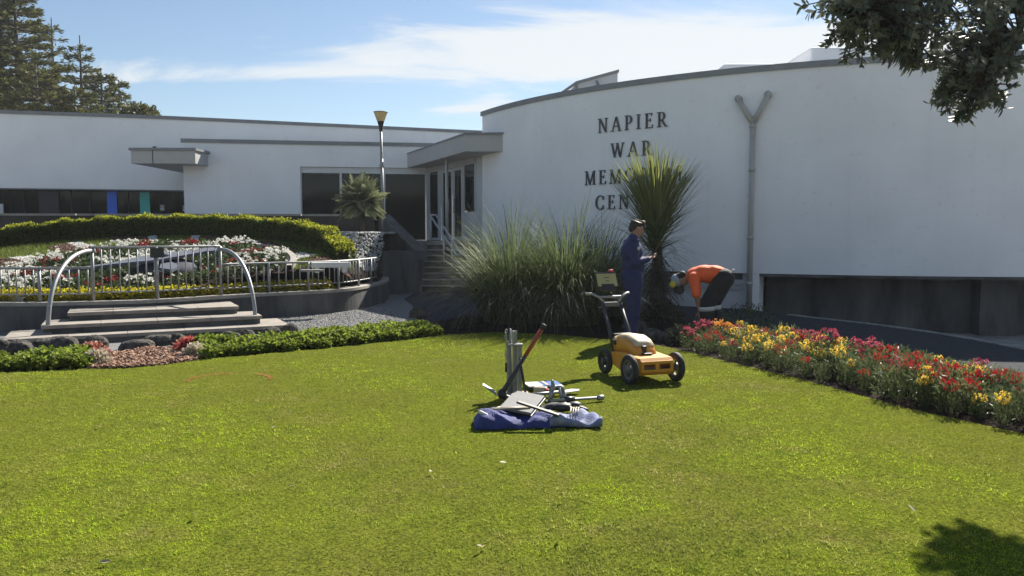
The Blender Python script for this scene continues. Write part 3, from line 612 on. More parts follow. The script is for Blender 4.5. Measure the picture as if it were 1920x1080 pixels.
stair = empty('entrance_stairs', (-1.6, 21.5, 0), 0, 'flight of dark concrete stairs rising to the glass entrance doors', 'stairs')
for i in range(8):
    y = 21.5+.25*i; z = 1.27*(i+1)/8
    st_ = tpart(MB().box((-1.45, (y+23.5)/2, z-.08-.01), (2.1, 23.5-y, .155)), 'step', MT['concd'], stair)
    o = MB().box((-1.45, y+.13-.03, z-.005), (2.1, .3, .03)).build('nosing', MT['cope']); o.parent = st_
tpart(MB().box((-1.45, 23.75, FZ-.06), (2.9, .6, .12)), 'door_step', MT['conc'], stair)
def stair_rail():
    a0, a1 = at(806, 403, 23.6), at(855, 477, 21.55); b0_, b1_ = at(817, 403, 23.6), at(866, 477, 21.55)
    o = empty('stair_handrail', (a1.x, a1.y, 0), 0, 'double galvanised pipe handrail sloping down the entrance stairs', 'handrail')
    for p, q in ((a0, a1), (b0_, b1_)): tpart(MB().tube([p, q], .026, 10), 'rail', MT['frame'], o)
    tpart(MB().tube([a0, b0_], .026, 10), 'top_bend', MT['frame'], o); tpart(MB().tube([a1, b1_], .026, 10), 'bottom_bend', MT['frame'], o)
    for p, t, zb in ((a0, .04, 1.28), (a0, .55, .7), (b0_, .62, .55)):
        q = p.lerp(a1 if p is a0 else b1_, t); tpart(MB().tube([(q.x, q.y, zb), q], .022, 8), 'post', MT['frame'], o)
stair_rail()

RIMP = [(-13.5, 14.9), (-10.8, 13.2), (-8.29, 12.68), (-7.04, 12.85), (-5.97, 13.3), (-5.2, 14.1), (-4.61, 14.72), (-3.78, 15.35), (-3.28, 16.1), (-3.05, 17.3), (-2.98, 18.3), (-3.05, 19.4), (-3.3, 20.8)]
RIM = catmull([(x, y, 0) for x, y in RIMP], 8)
def rim_at(px):
    for i in range(len(RIM)-1):
        a, b = RIM[i], RIM[i+1]; xa, xb = a.x/a.y*FPX+960, b.x/b.y*FPX+960
        if min(xa, xb) <= px <= max(xa, xb): return a.lerp(b, (px-xa)/(xb-xa))
    return RIM[-1]
rw = empty('retaining_wall', rim_at(600), 0, 'low curved concrete retaining wall around the floral clock', 'wall')
tpart(ribbon(RIM, .0, .26, -.4, .42), 'wall', MT['concd'], rw); tpart(ribbon(RIM, .02, .30, .422, .48), 'coping', MT['cope'], rw)
def bank_mesh():
    P = [(p.x-.1, p.y+.12) for p in RIM]+[(-3.0, 22.9), (-13.5, 22.6)]; st = .16
    xs = np.arange(-13.5, -2.6, st); ys = np.arange(12.4, 22.8, st); X, Y = np.meshgrid(xs, ys, indexing='ij')
    Z = np.vectorize(bank_z)(X, Y)+RNG.normal(0, .006, X.shape)-.03; ok = inside(P, X, Y); V = []; idx = -np.ones(X.shape, int)
    c = 0
    for i in range(X.shape[0]):
        for j in range(X.shape[1]):
            if ok[i, j]: idx[i, j] = c; c += 1; V.append((X[i, j], Y[i, j], Z[i, j]))
    F = [(idx[i, j], idx[i+1, j], idx[i+1, j+1], idx[i, j+1]) for i in range(X.shape[0]-1) for j in range(X.shape[1]-1) if min(idx[i, j], idx[i+1, j], idx[i+1, j+1], idx[i, j+1]) >= 0]
    me = npmesh('planted_bank', V, F, smooth=True); tag(link('planted_bank', me, MT['soil']), 'sloping planted bank that carries the floral clock', 'bank', kind='structure')
bank_mesh()
def on_bank(P, h=0.): return np.array([(x, y, bank_z(x, y)+h) for x, y in P])
def scatter(poly, n):
    xs = [p[0] for p in poly]; ys = [p[1] for p in poly]; X = RNG.uniform(min(xs), max(xs), n*4); Y = RNG.uniform(min(ys), max(ys), n*4); k = inside(poly, X, Y); return np.c_[X[k], Y[k]][:n]

# ------------------------------------------------------------------ floral clock
CC = Vector((-7.05, 15.4)); CR = 2.65
CPOLY = [(p.x-.36, p.y+.2) for p in RIM]+[(-3.0, 22.9), (-13.5, 22.6)]
clock = empty('floral_clock', (CC.x, CC.y, bank_z(*CC)), 0, 'large floral clock with grey hands on a tilted flower bed', 'floral clock')
tilt = Matrix.Rotation(atan(BS), 4, 'X')
def cpart(mb, name, mat, parent=None): o = mb.build(name, mat, parent or clock); recalc(o); 
def tl(x, y, z=0.): return tilt@Vector((x, y, z))
m = MB(); n = 72; V = []; F = []
for k in range(n):
    a = 2*pi*k/n
    for r, z in ((CR-.02, -.05), (CR-.02, .07), (CR+.1, .07), (CR+.1, -.05)): V.append(tl(r*cos(a), r*sin(a), z))
for k in range(n):
    if inside(CPOLY, CC.x+CR*cos(2*pi*k/n), CC.y+CR*sin(2*pi*k/n)) and inside(CPOLY, CC.x+CR*cos(2*pi*(k+1)/n), CC.y+CR*sin(2*pi*(k+1)/n)):
     for q in range(4): F.append((k*4+q, k*4+(q+1) % 4, ((k+1) % n)*4+(q+1) % 4, ((k+1) % n)*4+q))
m.add(V, F); cpart(m, 'rim', MT['cope'])
hubp = bk(311, 513); hub = tilt.inverted()@(hubp-clock.location); hub.z = 0
def hand(pts, z, th): 
    m = MB(); m.extrude([tl(p[0], p[1], z) for p in pts], tilt@Vector((0, 0, th))); return m
e1 = tilt.inverted()@(bk(112, 545)-clock.location); e2 = tilt.inverted()@(bk(362, 468)-clock.location)
u = Vector((e1.x-hub.x, e1.y-hub.y)); Lm = u.length; u.normalize(); v = Vector((-u.y, u.x)); w = Vector((e2.x-hub.x, e2.y-hub.y)); Lt = w.length*.8
MT['hand'] = pmat('hand_paint', (.10, .115, .15), .8, .15, 6, spec=.2)
def hp(a, b): q = Vector((hub.x, hub.y))+u*a+v*b; return (q.x, q.y)
cpart(hand([hp(Lm, .02), hp(Lm*.5, .10), hp(.55, .20), hp(.3, .30), hp(-.3, .24), hp(-.75, .16), hp(-1.15, .30), hp(-1.0, -.02), hp(-1.15, -.28), hp(-.7, -.12), hp(-.25, -.22), hp(.3, -.26), hp(.6, -.16), hp(Lm*.5, -.06), hp(Lm, -.02)], .30, .05), 'minute_hand', MT['hand'])
hd = Vector((.5, -.86)).normalized(); hv = Vector((-hd.y, hd.x))
def hq(a, b): q = Vector((hub.x, hub.y))+hd*a+hv*b; return (q.x, q.y)
cpart(hand([hq(1.0, 0), hq(.75, .17), hq(.3, .1), hq(-.3, .14), hq(-.3, -.14), hq(.3, -.1), hq(.75, -.17)], .22, .05), 'hour_hand', MT['hand'])
hm = MB().lathe([(.56, -.1), (.58, .08), (.53, .17), (.38, .23), (.18, .265), (.02, .27)], 28, Matrix.Translation(tl(hub.x, hub.y, 0))@tilt); cpart(hm, 'hub', pmat('hub_paint', (.045, .05, .07), .8, .15, 6, spec=.2))
hm = MB().lathe([(.13, .25), (.13, .37), (.08, .40), (.01, .41)], 18, Matrix.Translation(tl(hub.x, hub.y, 0))@tilt); cpart(hm, 'hub_cap', MT['hand'])
# flowers of the clock face
def in_face(n, r0=0., r1=CR-.12):
    r = np.sqrt(RNG.uniform(r0*r0, r1*r1, n)); a = RNG.uniform(0, 2*pi, n); X, Y = CC.x+r*np.cos(a), CC.y+r*np.sin(a); k = inside(CPOLY, X, Y); return np.c_[X, Y][k], r[k], a[k]
def blossom(P, rad, k, zlo=.0): # k little petals round each centre
    n = len(P); D = rdir(n*k, zlo, 1.); C = np.repeat(P, k, 0); return leaves(C+D*rad*.35, D+rdir(n*k)*.5, rad, rad*.95, nrm=rdir(n*k), fold=.1, tint=np.repeat(RNG.uniform(0, 1, n), k))
xy, r, a = in_face(950)
red = (np.abs(((a*12/(2*pi)) % 1)-.5) > .38) & (np.abs(r-1.85) < .34)
hubd = np.hypot(xy[:, 0]-hubp.x, xy[:, 1]-hubp.y) > .6
gap = np.sin(xy[:, 0]*2.6+2*np.sin(xy[:, 1]*1.3))+.8*np.sin(xy[:, 1]*4.3+xy[:, 0]) > .1
wh = on_bank(xy[(~red) & gap & hubd], .17); rd = on_bank(xy[red & hubd], .16)
LM = dict(
 clockleaf=leafmat('begonia_leaf', (.03, .05, .02), (.07, .10, .03), .3), whitef=leafmat('white_petal', (.6, .6, .55), (.8, .8, .75), .35, .6), redf=leafmat('crimson_petal', (.16, .01, .012), (.32, .02, .025), .35, .6),
 hedge=leafmat('hedge_leaf', (.035, .06, .012), (.12, .15, .02), .42, .6, spec=.15), gold=leafmat('golden_leaf', (.34, .33, .02), (.62, .54, .04), .5, .5), turf=leafmat('fine_turf', (.10, .15, .02), (.22, .28, .04), .4),
 bed=leafmat('primula_leaf', (.08, .13, .015), (.26, .32, .05), .5, .65, spec=.2), reed=leafmat('reed_blade', (.05, .072, .03), (.19, .235, .095), .36, .6, spec=.12), reeddry=leafmat('dry_reed', (.10, .085, .055), (.24, .21, .15), .3, .6),
 cord=leafmat('cabbage_leaf', (.09, .12, .03), (.28, .30, .09), .42, .45, spec=.4), corddry=leafmat('dead_skirt', (.05, .045, .033), (.12, .10, .07), .2, .8), palm=leafmat('palm_leaf', (.05, .07, .03), (.26, .28, .15), .35, .4, spec=.5),
 pine=leafmat('pine_tuft', (.03, .045, .014), (.15, .145, .04), .35, .6), bigleaf=leafmat('tree_leaf', (.08, .10, .08), (.17, .19, .145), .3, .5, spec=.3), wall=leafmat('wallflower_leaf', (.05, .075, .03), (.15, .185, .075), .38, .55),  # bigleaf is greyed and paled, putting lens glare into the leaf colour
 wred=leafmat('wallflower_red', (.32, .012, .018), (.56, .04, .045), .5, .6), wyel=leafmat('wallflower_yellow', (.80, .50, .03), (.90, .76, .18), .55, .6), wpink=leafmat('wallflower_pink', (.30, .025, .06), (.52, .13, .17), .45, .6), worange=leafmat('wallflower_orange', (.60, .22, .04), (.80, .42, .10), .45, .6), pink=leafmat('pink_rosette', (.36, .12, .09), (.58, .30, .22), .35, .6), dark=leafmat('shade_shrub', (.02, .03, .012), (.06, .075, .03), .3))
xl, _, _ = in_face(9000); pl = on_bank(xl, 0)+np.c_[np.zeros((len(xl), 2)), RNG.uniform(-.02, .12, len(xl))]
tag(fol('clock_foliage', [leaves(pl, rdir(len(pl), -.1, 1), .085, .06)], LM['clockleaf']), 'dark leafy bedding covering the floral clock face', 'foliage', kind='stuff')
def clumps(P, k, sp): return np.repeat(P, k, 0)+RNG.normal(0, sp, (len(P)*k, 3))*np.array([1, 1, .5])
tag(fol('white_bedding_flowers', [blossom(clumps(wh, 2, .055), .038, 7)], LM['whitef']), 'masses of white begonia flowers on the floral clock', 'flowers', kind='stuff')
tag(fol('red_bedding_flowers', [blossom(clumps(rd, 2, .05), .04, 6)], LM['redf']), 'patches of dark red flowers on the floral clock', 'flowers', kind='stuff')
# ring of turf, pebbles and mulch outside the clock rim
HC = Vector((-8.03, 14.1)); HR = 5.2
turfpts = scatter([(-13.4, 14.8), (-10.8, 13.5), (-8.3, 12.9), (-6, 13.5), (-4.6, 15.0), (-3.5, 16.3), (-3.5, 17.5), (-5, 18.6), (-8, 19.3), (-11, 18.4), (-13, 16.5)], 60000)
PB = {'pebble': [[(15, 484), (62, 480), (82, 494), (66, 497)], [(124, 457), (150, 454), (172, 463), (158, 468)], [(278, 445), (292, 442), (296, 454), (282, 454)], [(360, 443), (374, 442), (370, 454), (358, 454)], [(420, 455), (440, 450), (488, 452), (452, 464)], [(512, 488), (562, 474), (594, 478), (545, 491)], [(0, 528), (30, 526), (32, 538), (0, 540)], [(36, 512), (48, 505), (44, 525), (34, 530)]],
      'mulch': [[(0, 486), (36, 487), (74, 500), (60, 503), (0, 503)], [(84, 464), (126, 457), (162, 469), (132, 476), (104, 470)], [(200, 445), (276, 444), (280, 453), (215, 452)], [(376, 443), (430, 446), (412, 456), (376, 453)], [(455, 466), (500, 452), (560, 470), (508, 482)], [(585, 484), (640, 480), (660, 492), (560, 495)]]}
PBW = {k: [[bk(*q).xy for q in poly] for poly in v] for k, v in PB.items()}
keep = np.hypot(turfpts[:, 0]-CC.x, turfpts[:, 1]-CC.y) > CR+.1
for polys in PBW.values():
    for poly in polys: keep &= ~inside(poly, turfpts[:, 0], turfpts[:, 1])
tp = turfpts[keep]
tag(fol('bank_turf', [blades(on_bank(tp, -.03), RNG.uniform(0, 6.28, len(tp)), RNG.uniform(0, .8, len(tp)), np.zeros(len(tp)), RNG.uniform(.05, .11, len(tp)), .016, 1)], LM['turf']), 'fine green turf bands around the floral clock', 'grass', kind='stuff')
def chips(P, L, W, H, dz=0.):
    n = len(P); D = rdir(n, -.35, .35); N_ = rdir(n); s1 = unit(np.cross(D, N_)); s2 = np.cross(s1, D); l = (L*RNG.uniform(.6, 1.4, n))[:, None]/2; w = (W*RNG.uniform(.6, 1.4, n))[:, None]/2; h = (H*RNG.uniform(.6, 1.4, n))[:, None]/2
    V = np.stack([P-D*l, P+s1*w, P+D*l, P-s1*w, P+s2*h, P-s2*h], 1).reshape(-1, 3); b = np.arange(n)[:, None]*6
    F = np.concatenate([b+list(f) for f in ((0, 1, 4), (1, 2, 4), (2, 3, 4), (3, 0, 4), (1, 0, 5), (2, 1, 5), (3, 2, 5), (0, 3, 5))]); return V, F, np.repeat(RNG.uniform(0, 1, n), 6)
STM = dict(pebble=leafmat('pebble_stones', (.34, .33, .31), (.66, .64, .60), 0., .8), mulch=leafmat('bark_chips', (.05, .026, .018), (.14, .075, .05), 0., .9), chips=leafmat('sunlit_bark_chips', (.10, .048, .032), (.36, .22, .15), 0., .85), gravel=leafmat('gravel_stones', (.10, .10, .105), (.34, .34, .33), 0., .9), rockchip=leafmat('pebble_bank', (.22, .22, .22), (.5, .5, .48), 0., .85))  # chips: brighter copy of the bark mulch, sunlight put into its colour
for k, dens, sz in (('pebble', 420, .07), ('mulch', 420, .08)):
    P = np.concatenate([on_bank(scatter(poly, dens), .005) for poly in PBW[k]])
    tag(fol(k+'_patches', [chips(P, sz, sz*.7, sz*.5)], STM[k]), {'pebble': 'white pebble wedges set in the turf around the floral clock', 'mulch': 'dark mulch wedges set in the turf around the floral clock'}[k], k, kind='stuff')
pw = [(-3.4, 17.9), (-3.2, 19.6), (-3.35, 20.6), (-3.2, 22.4), (-5.3, 22.3), (-4.9, 19.2), (-3.9, 18.3)]
tag(fol('white_pebble_bank', [chips(on_bank(scatter(pw, 5200), .0), .09, .07, .05)], STM['rockchip']), 'bank of pale pebbles below the small palm', 'pebbles', kind='stuff')
gq = scatter([(-5.0, 11.2), (-3.6, 11.7), (-2.2, 12.3), (-1.6, 13.0), (-2.0, 14.6), (-2.6, 16.6), (-3.0, 17.0), (-3.9, 15.2), (-4.9, 14.0), (-3.4, 12.9)], 16000)
tag(fol('gravel_stones', [chips(np.c_[gq, np.full(len(gq), .012)], .035, .028, .02)], STM['gravel']), 'loose grey gravel by the end of the garden steps', 'gravel', kind='stuff')
# golden edging inside the rim, clipped hedge behind the clock
def rim_off(px, d):
    a = rim_at(px); b = rim_at(px+4); t = (b-a).normalized(); return a+Vector((-t.y, t.x, 0))*d
gpts = [rim_off(x, RNG.uniform(.26, .5)) for x in np.concatenate([RNG.uniform(-60, 560, 3400), RNG.uniform(560, 615, 500), RNG.uniform(622, 648, 60)])]
gpv = np.array([(p.x, p.y, .44) for p in gpts])
h_ = RNG.uniform(0.02, .20, len(gpv))*(1-.0*gpv[:, 0]); gpv[:, 2] += h_; k4 = 4
tag(fol('golden_edging', [leaves(np.repeat(gpv, k4, 0)+RNG.normal(0, .02, (len(gpv)*k4, 3)), rdir(len(gpv)*k4, -.1, 1), .05, .04)], LM['gold']), 'low golden leaved edging hedge along the retaining wall', 'hedge')
hg = empty('clipped_hedge', (HC.x, HC.y+HR, 1.5), 0, 'clipped green box hedge curving behind the floral clock', 'hedge')
n = 46000; ang = np.where(RNG.random(n) < .03, radians(31)+RNG.normal(0, .014, n), RNG.uniform(radians(31), radians(166), n)); face = RNG.random(n); wd, hh = .42, .47
rr = np.where(face < .45, HR-wd*.5-.02+RNG.normal(0, .02, n), np.where(face < .55, HR+wd*.5, HR+RNG.uniform(-wd*.55, wd*.55, n))); hh = .39-.11*np.clip((ang-2.0)/.6, 0, 1)-.04*np.clip((.7-ang)/.4, 0, 1); zz = np.where(face < .55, RNG.uniform(0, 1, n)*hh, hh+RNG.normal(0, .025, n))
hx, hy = HC.x+rr*np.cos(ang), HC.y+rr*np.sin(ang); hz = np.array([bank_z(a_, b_) for a_, b_ in zip(HC.x+HR*np.cos(ang), HC.y+HR*np.sin(ang))])+zz
wob = .035*np.sin(ang*37)+.02*np.sin(ang*91+1); hz += np.where(face > .55, wob, 0)
tp_ = (face > .55) & (RNG.random(n) < .75); LM['littop'] = leafmat('hedge_sunlit_top', (.20, .24, .02), (.42, .42, .04), .55, .6, spec=.1)  # upper leaves get a lighter colour that paints backlight on the hedge top
HV = np.c_[hx, hy, hz]; o = fol('sunlit_top', [leaves(HV[tp_]+[0, 0, .01], rdir(int(tp_.sum()), .2, 1), RNG.uniform(.035, .065, int(tp_.sum())), .032)], LM['littop'], hg); o.matrix_parent_inverse = Matrix.Translation(-hg.location)
HV = HV[~tp_]; n = len(HV); o = fol('foliage', [leaves(HV, rdir(n, -.2, 1), RNG.uniform(.04, .075, n), .035)], LM['hedge'], hg); o.matrix_parent_inverse = Matrix.Translation(-hg.location)
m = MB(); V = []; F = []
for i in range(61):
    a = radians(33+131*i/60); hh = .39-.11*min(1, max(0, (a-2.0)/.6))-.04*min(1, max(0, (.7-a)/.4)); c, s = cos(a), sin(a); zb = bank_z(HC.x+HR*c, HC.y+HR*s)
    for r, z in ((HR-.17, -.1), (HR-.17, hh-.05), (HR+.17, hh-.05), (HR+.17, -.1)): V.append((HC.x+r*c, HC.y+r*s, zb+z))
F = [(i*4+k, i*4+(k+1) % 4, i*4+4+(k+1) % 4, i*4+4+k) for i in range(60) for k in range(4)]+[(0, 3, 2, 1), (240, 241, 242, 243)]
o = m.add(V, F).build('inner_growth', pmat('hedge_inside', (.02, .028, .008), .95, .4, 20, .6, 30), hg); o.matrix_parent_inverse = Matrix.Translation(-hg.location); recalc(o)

# ------------------------------------------------------------------ railing, steps, handrails
rl = empty('garden_railing', rim_at(297), 0, 'galvanised steel railing along the retaining wall of the floral clock', 'railing'); rl.location.z = .48; linv = Matrix.Translation(-rl.location)
def lpart(mb, name, mat=None, parent=None): o = mb.build(name, mat or MT['steel']); o.parent = rl; o.matrix_parent_inverse = linv; return o
def rimp(px, z): p = rim_off(px, .12); return Vector((p.x, p.y, z))
def pxs(a, b, step):      # columns spaced evenly along the rim
    R = [a]; x = a
    while x < b-.4:
        q = rim_at(x)
        x += .4
        if (rim_at(x)-rim_at(R[-1])).length >= step: R.append(x)
    return R
def section(pa, pb, ztop, zbot, posts, step):
    n = 24; lpart(MB().tube([rimp(pa+(pb-pa)*i/n, ztop) for i in range(n+1)], .02, 8), 'top_rail'); lpart(MB().tube([rimp(pa+(pb-pa)*i/n, zbot) for i in range(n+1)], .012, 8), 'bottom_rail')
    for x in posts: lpart(MB().tube([rimp(x, .47), rimp(x, ztop)], .027, 8), 'post')
    for x in pxs(pa, pb, step)[1:]:
        if min([abs(x-q) for q in posts]+[99]) > 5: lpart(MB().tube([rimp(x, zbot), rimp(x, ztop)], .0115, 6), 'baluster')
section(170, 419, 1.365, .62, [170, 297, 419], .137)
section(-70, 170, 1.03, .60, [-60, 66], .137); section(419, 716, 1.035, .60, [508, 583, 643, 682, 705], .137)
pl_ = rimp(283, 1.345), rimp(311, 1.345); d_ = (pl_[1]-pl_[0]).normalized(); nn = Vector((d_.y, -d_.x, 0))*.03
lpart(MB().extrude([pl_[0]+nn, pl_[1]+nn, pl_[1]+nn-Vector((0, 0, .16)), pl_[0]+nn-Vector((0, 0, .16))], nn*.5), 'plaque', MT['black'])
steps = empty('garden_steps', gp(270, 630), 0, 'three wide concrete steps up to the floral clock viewing landing', 'steps'); sinv = Matrix.Translation(-steps.location)
sdv = (gp(545, 609, .13)-gp(3, 637, .13)); sdv.z = 0; sdv.normalize(); sn = Vector((-sdv.y, sdv.x, 0))
def step(pl, pr, z, depth, rise, k):
    a, b = gp(*pl, z), gp(*pr, z); b = a+sdv*((b-a).dot(sdv)); a.z = b.z = 0; q = lambda p, o: (p+sn*o).xy
    r = MB().prism([q(a+sdv*.03, .03), q(b-sdv*.03, .03), q(b-sdv*.03, depth), q(a+sdv*.03, depth)], z-.05-rise, z-.052).build('step', MT['concd']); r.parent = steps; r.matrix_parent_inverse = sinv; recalc(r)
    for i in range(k):
        s0_, s1_ = a+(b-a)*(i/k)+sdv*.003, a+(b-a)*((i+1)/k)-sdv*.003
        t = MB().prism([q(s0_, 0), q(s1_, 0), q(s1_, .40), q(s0_, .40)], z-.05, z+RNG.uniform(-.002, .002)).build('tread_slab', MT['tread']); t.parent = r; recalc(t)
        if depth > .8:
            t = MB().prism([q(s0_, .406), q(s1_, .406), q(s1_, depth), q(s0_, depth)], z-.05, z-.004+RNG.uniform(-.002, .002)).build('tread_slab', MT['tread']); t.parent = r; recalc(t)
step((3, 637), (545, 609), .13, 1.15, .3, 5); step((76, 611), (490, 591), .26, .9, .09, 4); step((126, 587), (450, 575), .38, 1.25, .09, 4)
def curved_rail(base, top, side, lab):
    o = empty('curved_handrail', base, 0, lab, 'handrail'); d = top-base; mid = Vector((d.x, d.y, 0))
    P = bez((0, 0, 0), Vector((0, 0, d.z*.55))+mid*.0, mid*.30+Vector((0, 0, d.z*1.02)), d, 20)
    MB().tube(P, .032, 12).build('rail', MT['steel'], o); MB().lathe([(.07, 0), (.07, .012), (.05, .02)], 14).build('base_plate', MT['steel'], o)
    e = MB().tube([d-mid.normalized()*.02, d+mid.normalized()*.03], .05, 10).build('collar', MT['steel'], o)
curved_rail(gp(90, 627, .13)+sn*.06, rimp(170, 1.31), -1, 'arched steel handrail at the left end of the garden steps')
curved_rail(gp(480, 606, .13)+sn*.06, rimp(419, 1.31), 1, 'arched steel handrail at the right end of the garden steps')
def bench():
    p = bk(618, 507); o = empty('low_bench', (p.x, p.y, bank_z(p.x, p.y)), radians(18), 'low white slab bench behind the right part of the railing', 'bench')
    MB().bevbox((.02, 0, .13), (.72, .22, .10), .01).build('seat', MT['white'], o)
    for x in (-.24, .28): MB().bevbox((x, 0, .03), (.08, .2, .1), .006).build('leg', MT['white'], o)
    MB().bevbox((-.35, -.34, .04), (.4, .16, .04), .006).build('footboard', MT['cope'], o)
bench()
#@@END_GARDEN
# ------------------------------------------------------------------ street lamp
def lamp():
    b = at(719, 437, 21.4); tp_ = at(713, 206, 21.4); zb = bank_z(b.x, b.y)
    o = empty('street_lamp', (b.x, b.y, zb-.05), 0, 'slender lamp post with flared lantern rising behind the small palm', 'street lamp'); d = Vector((tp_.x-b.x, 0, tp_.z-zb))
    P = lambda t: d*t
    MB().tube([P(0), P(.62)], .042, 12).build('pole', MT['steel'], o); MB().tube([P(.55), P(.56), P(.60), P(.86)], [.06, .062, .04, .033], 12).build('upper_pole', MT['steel'], o)
    h = d.z*.84; M = Matrix.Translation(P(.84)); L = d.z*.16
    MB().lathe([(.04, 0), (.05, L*.2), (.09, L*.5), (.098, L*.51)], 20, M).build('lantern_base', MT['black'], o)
    gm, nt, N, Lk, B = nodes('lantern_glass'); B.inputs['Base Color'].default_value = (.75, .66, .45, 1); B.inputs['Roughness'].default_value = .35; t = N.new('ShaderNodeBsdfTranslucent'); t.inputs[0].default_value = (.85, .72, .45, 1); ms = N.new('ShaderNodeMixShader'); ms.inputs[0].default_value = .65; Lk.new(B.outputs[0], ms.inputs[1]); Lk.new(t.outputs[0], ms.inputs[2]); Lk.new(ms.outputs[0], N['Material Output'].inputs[0])
    MB().lathe([(.096, L*.515), (.185, L*.97)], 24, M, cap=False).build('lantern_glass', gm, o)
    MB().lathe([(.19, L*.97), (.198, L*.985), (.19, L*1.0), (.05, L*1.01)], 24, M).build('lantern_cap', MT['flash'], o)
    MB().lathe([(.03, L*.5), (.05, L*.62), (.03, L*.78)], 12, M).build('bulb', MT['white'], o)
lamp()

# ------------------------------------------------------------------ rocks and edging
def rock(p, sz, seed, label, rz=0., group=None):
    bm = bmesh.new(); bmesh.ops.create_icosphere(bm, subdivisions=3, radius=1); r = np.random.default_rng(seed); K = r.normal(0, 1, (14, 3)); ph = r.uniform(0, 6, 14)
    for v in bm.verts:
        c = np.array(v.co); f = 1+.08*sum(np.sin(K[i]*1.1@c*1.6+ph[i]) for i in range(6))+.045*sum(np.abs(np.sin(3.4*(K[i]@c)+ph[i])) for i in range(6, 14))-.1
        q = c*f; q = np.sign(q)*np.abs(q)**.85; v.co = Vector((q[0]*sz[0], q[1]*sz[1], q[2]*sz[2]))
    me = bpy.data.meshes.new('rock'); bm.to_mesh(me); bm.free()
    o = link('rock', me, MT['rock']); o.location = (p[0], p[1], (p[2] if len(p) > 2 else 0)+sz[2]*.35+.02); o.rotation_euler = (0, 0, rz); tag(o, label, 'rock', group); return o
ROCKS = [(3, 668, .16, .17, 'brownish garden rock cut by the left picture edge'), (38, 664, .30, .16, 'broad dark rock second from the left in the garden edging'), (108, 660, .29, .17, 'rounded dark rock below the left handrail'), (182, 652, .22, .13, 'low dark rock behind the left pink succulent'), (258, 655, .30, .12, 'long craggy flat rock at the back of the bark mulch'), (300, 647, .24, .13, 'craggy rock next to the flat rock behind the bark mulch'), (337, 650, .15, .15, 'dark pointed rock left of the right pink succulent'), (432, 640, .17, .12, 'small dark rock between leafy plants below the steps'), (462, 636, .15, .12, 'small dark rock right of the handrail foot'), (506, 634, .19, .14, 'dark rock at the right corner of the bottom step'), (545, 628, .16, .13, 'dark rock just beyond the bottom step corner'), (785, 596, .19, .16, 'single dark rock standing beyond the green border near the asphalt'), (1225, 640, .26, .15, 'grey rock behind the yellow cart'), (1265, 636, .2, .14, 'grey rock between the yellow cart and the flower bed'), (1190, 620, .25, .14, 'shaded rock beside the standing worker')]
for i, (x, y, w_, h, lab) in enumerate(ROCKS):
    p = gp(x, y); rock((p.x, p.y), (w_*.75, w_*.55, h*.75), 20+i, lab, RNG.uniform(-.6, .6))

# ------------------------------------------------------------------ left border
def clone(proto, loc, rz, sc, label=None, cat=None, group=None):
    c = copy_tree(proto) if proto['used'] else proto; proto['used'] = 1
    c.location = loc; c.rotation_euler = (0, 0, rz); c.scale = (sc, sc, sc)
    if label: c['label'] = label
    return c
def primula(seed):
    n = 230; P = np.c_[np.clip(RNG.normal(0, .07, (n, 2)), -.11, .11), RNG.uniform(.02, .19, n)]; P[:, 2] *= np.exp(-(P[:, 0]**2+P[:, 1]**2)/.05); D = unit(np.c_[P[:, :2]*3, np.full(n, .16)]+RNG.normal(0, .25, (n, 3)))
    nr = unit(np.c_[RNG.normal(0, .4, (n, 2)), np.ones(n)]); o = fol('bedding_plant', [leaves(P, D, RNG.uniform(.042, .075, n), RNG.uniform(.034, .056, n), nr, .22, True)], LM['bed'])
    o['used'] = 0; return tag(o, 'light green leafy bedding plant in the border below the steps', 'plant', 'leafy plants in the left border')
protos = [primula(i) for i in range(6)]
def along(P, t):
    L = [0]; 
    for a, b in zip(P, P[1:]): L.append(L[-1]+hypot(b[0]-a[0], b[1]-a[1]))
    s_ = t*L[-1]
    for i in range(len(P)-1):
        if s_ <= L[i+1]: k = (s_-L[i])/(L[i+1]-L[i]); return Vector((P[i][0]+(P[i+1][0]-P[i][0])*k, P[i][1]+(P[i+1][1]-P[i][1])*k)), (Vector(P[i+1])-Vector(P[i])).normalized()
    return Vector(P[-1]), (Vector(P[-1])-Vector(P[-2])).normalized()
EDGE = [gp(*q).xy for q in ((-150, 716), (0, 703), (200, 697), (400, 678), (600, 660), (740, 645), (838, 633))]
cnt = 0
for row, off in enumerate((.14, .34, .55, .75)):
    n = 52
    for i in range(n):
        t = (i+RNG.uniform(-.25, .25)+.5*(row % 2))/n
        if not 0 < t < 1: continue
        p, d = along(EDGE, t); p = p+Vector((-d.y, d.x))*(off+RNG.normal(0, .03)); px = p.x/p.y*FPX+960
        if 150 < px < 372 or px < -60: continue
        if row == 3 and (px > 700 or px < 150) and RNG.random() < .5: continue
        pr = protos[int(RNG.integers(6))]; clone(pr, (p.x, p.y, .03), RNG.uniform(0, 6.28), RNG.uniform(.72, 1.1)*(.85 if row == 0 else 1.)); cnt += 1
def rosette(x, y, s_, label, col):
    p = gp(x, y); n = 420; P = np.c_[np.clip(RNG.normal(0, .08, n), -.14, .14), np.clip(RNG.normal(0, .06, n), -.1, .1), RNG.uniform(0, .17, n)]; P[:, 2] *= np.exp(-(P[:, 0]**2)/.03); D = unit(np.c_[P[:, :2]*2, np.full(n, .35)]+RNG.normal(0, .3, (n, 3)))
    o = fol('succulent_plant', [leaves(P, D, .055, .03, hexa=True)], LM[col]); o.location = (p.x, p.y, .03); o.scale = (s_, s_, s_); tag(o, label, 'plant')
LM['paleros'] = leafmat('pale_rosette', (.42, .36, .28), (.62, .56, .42), .3, .6); LM['reddish'] = leafmat('red_spikes', (.30, .05, .05), (.46, .12, .10), .35)
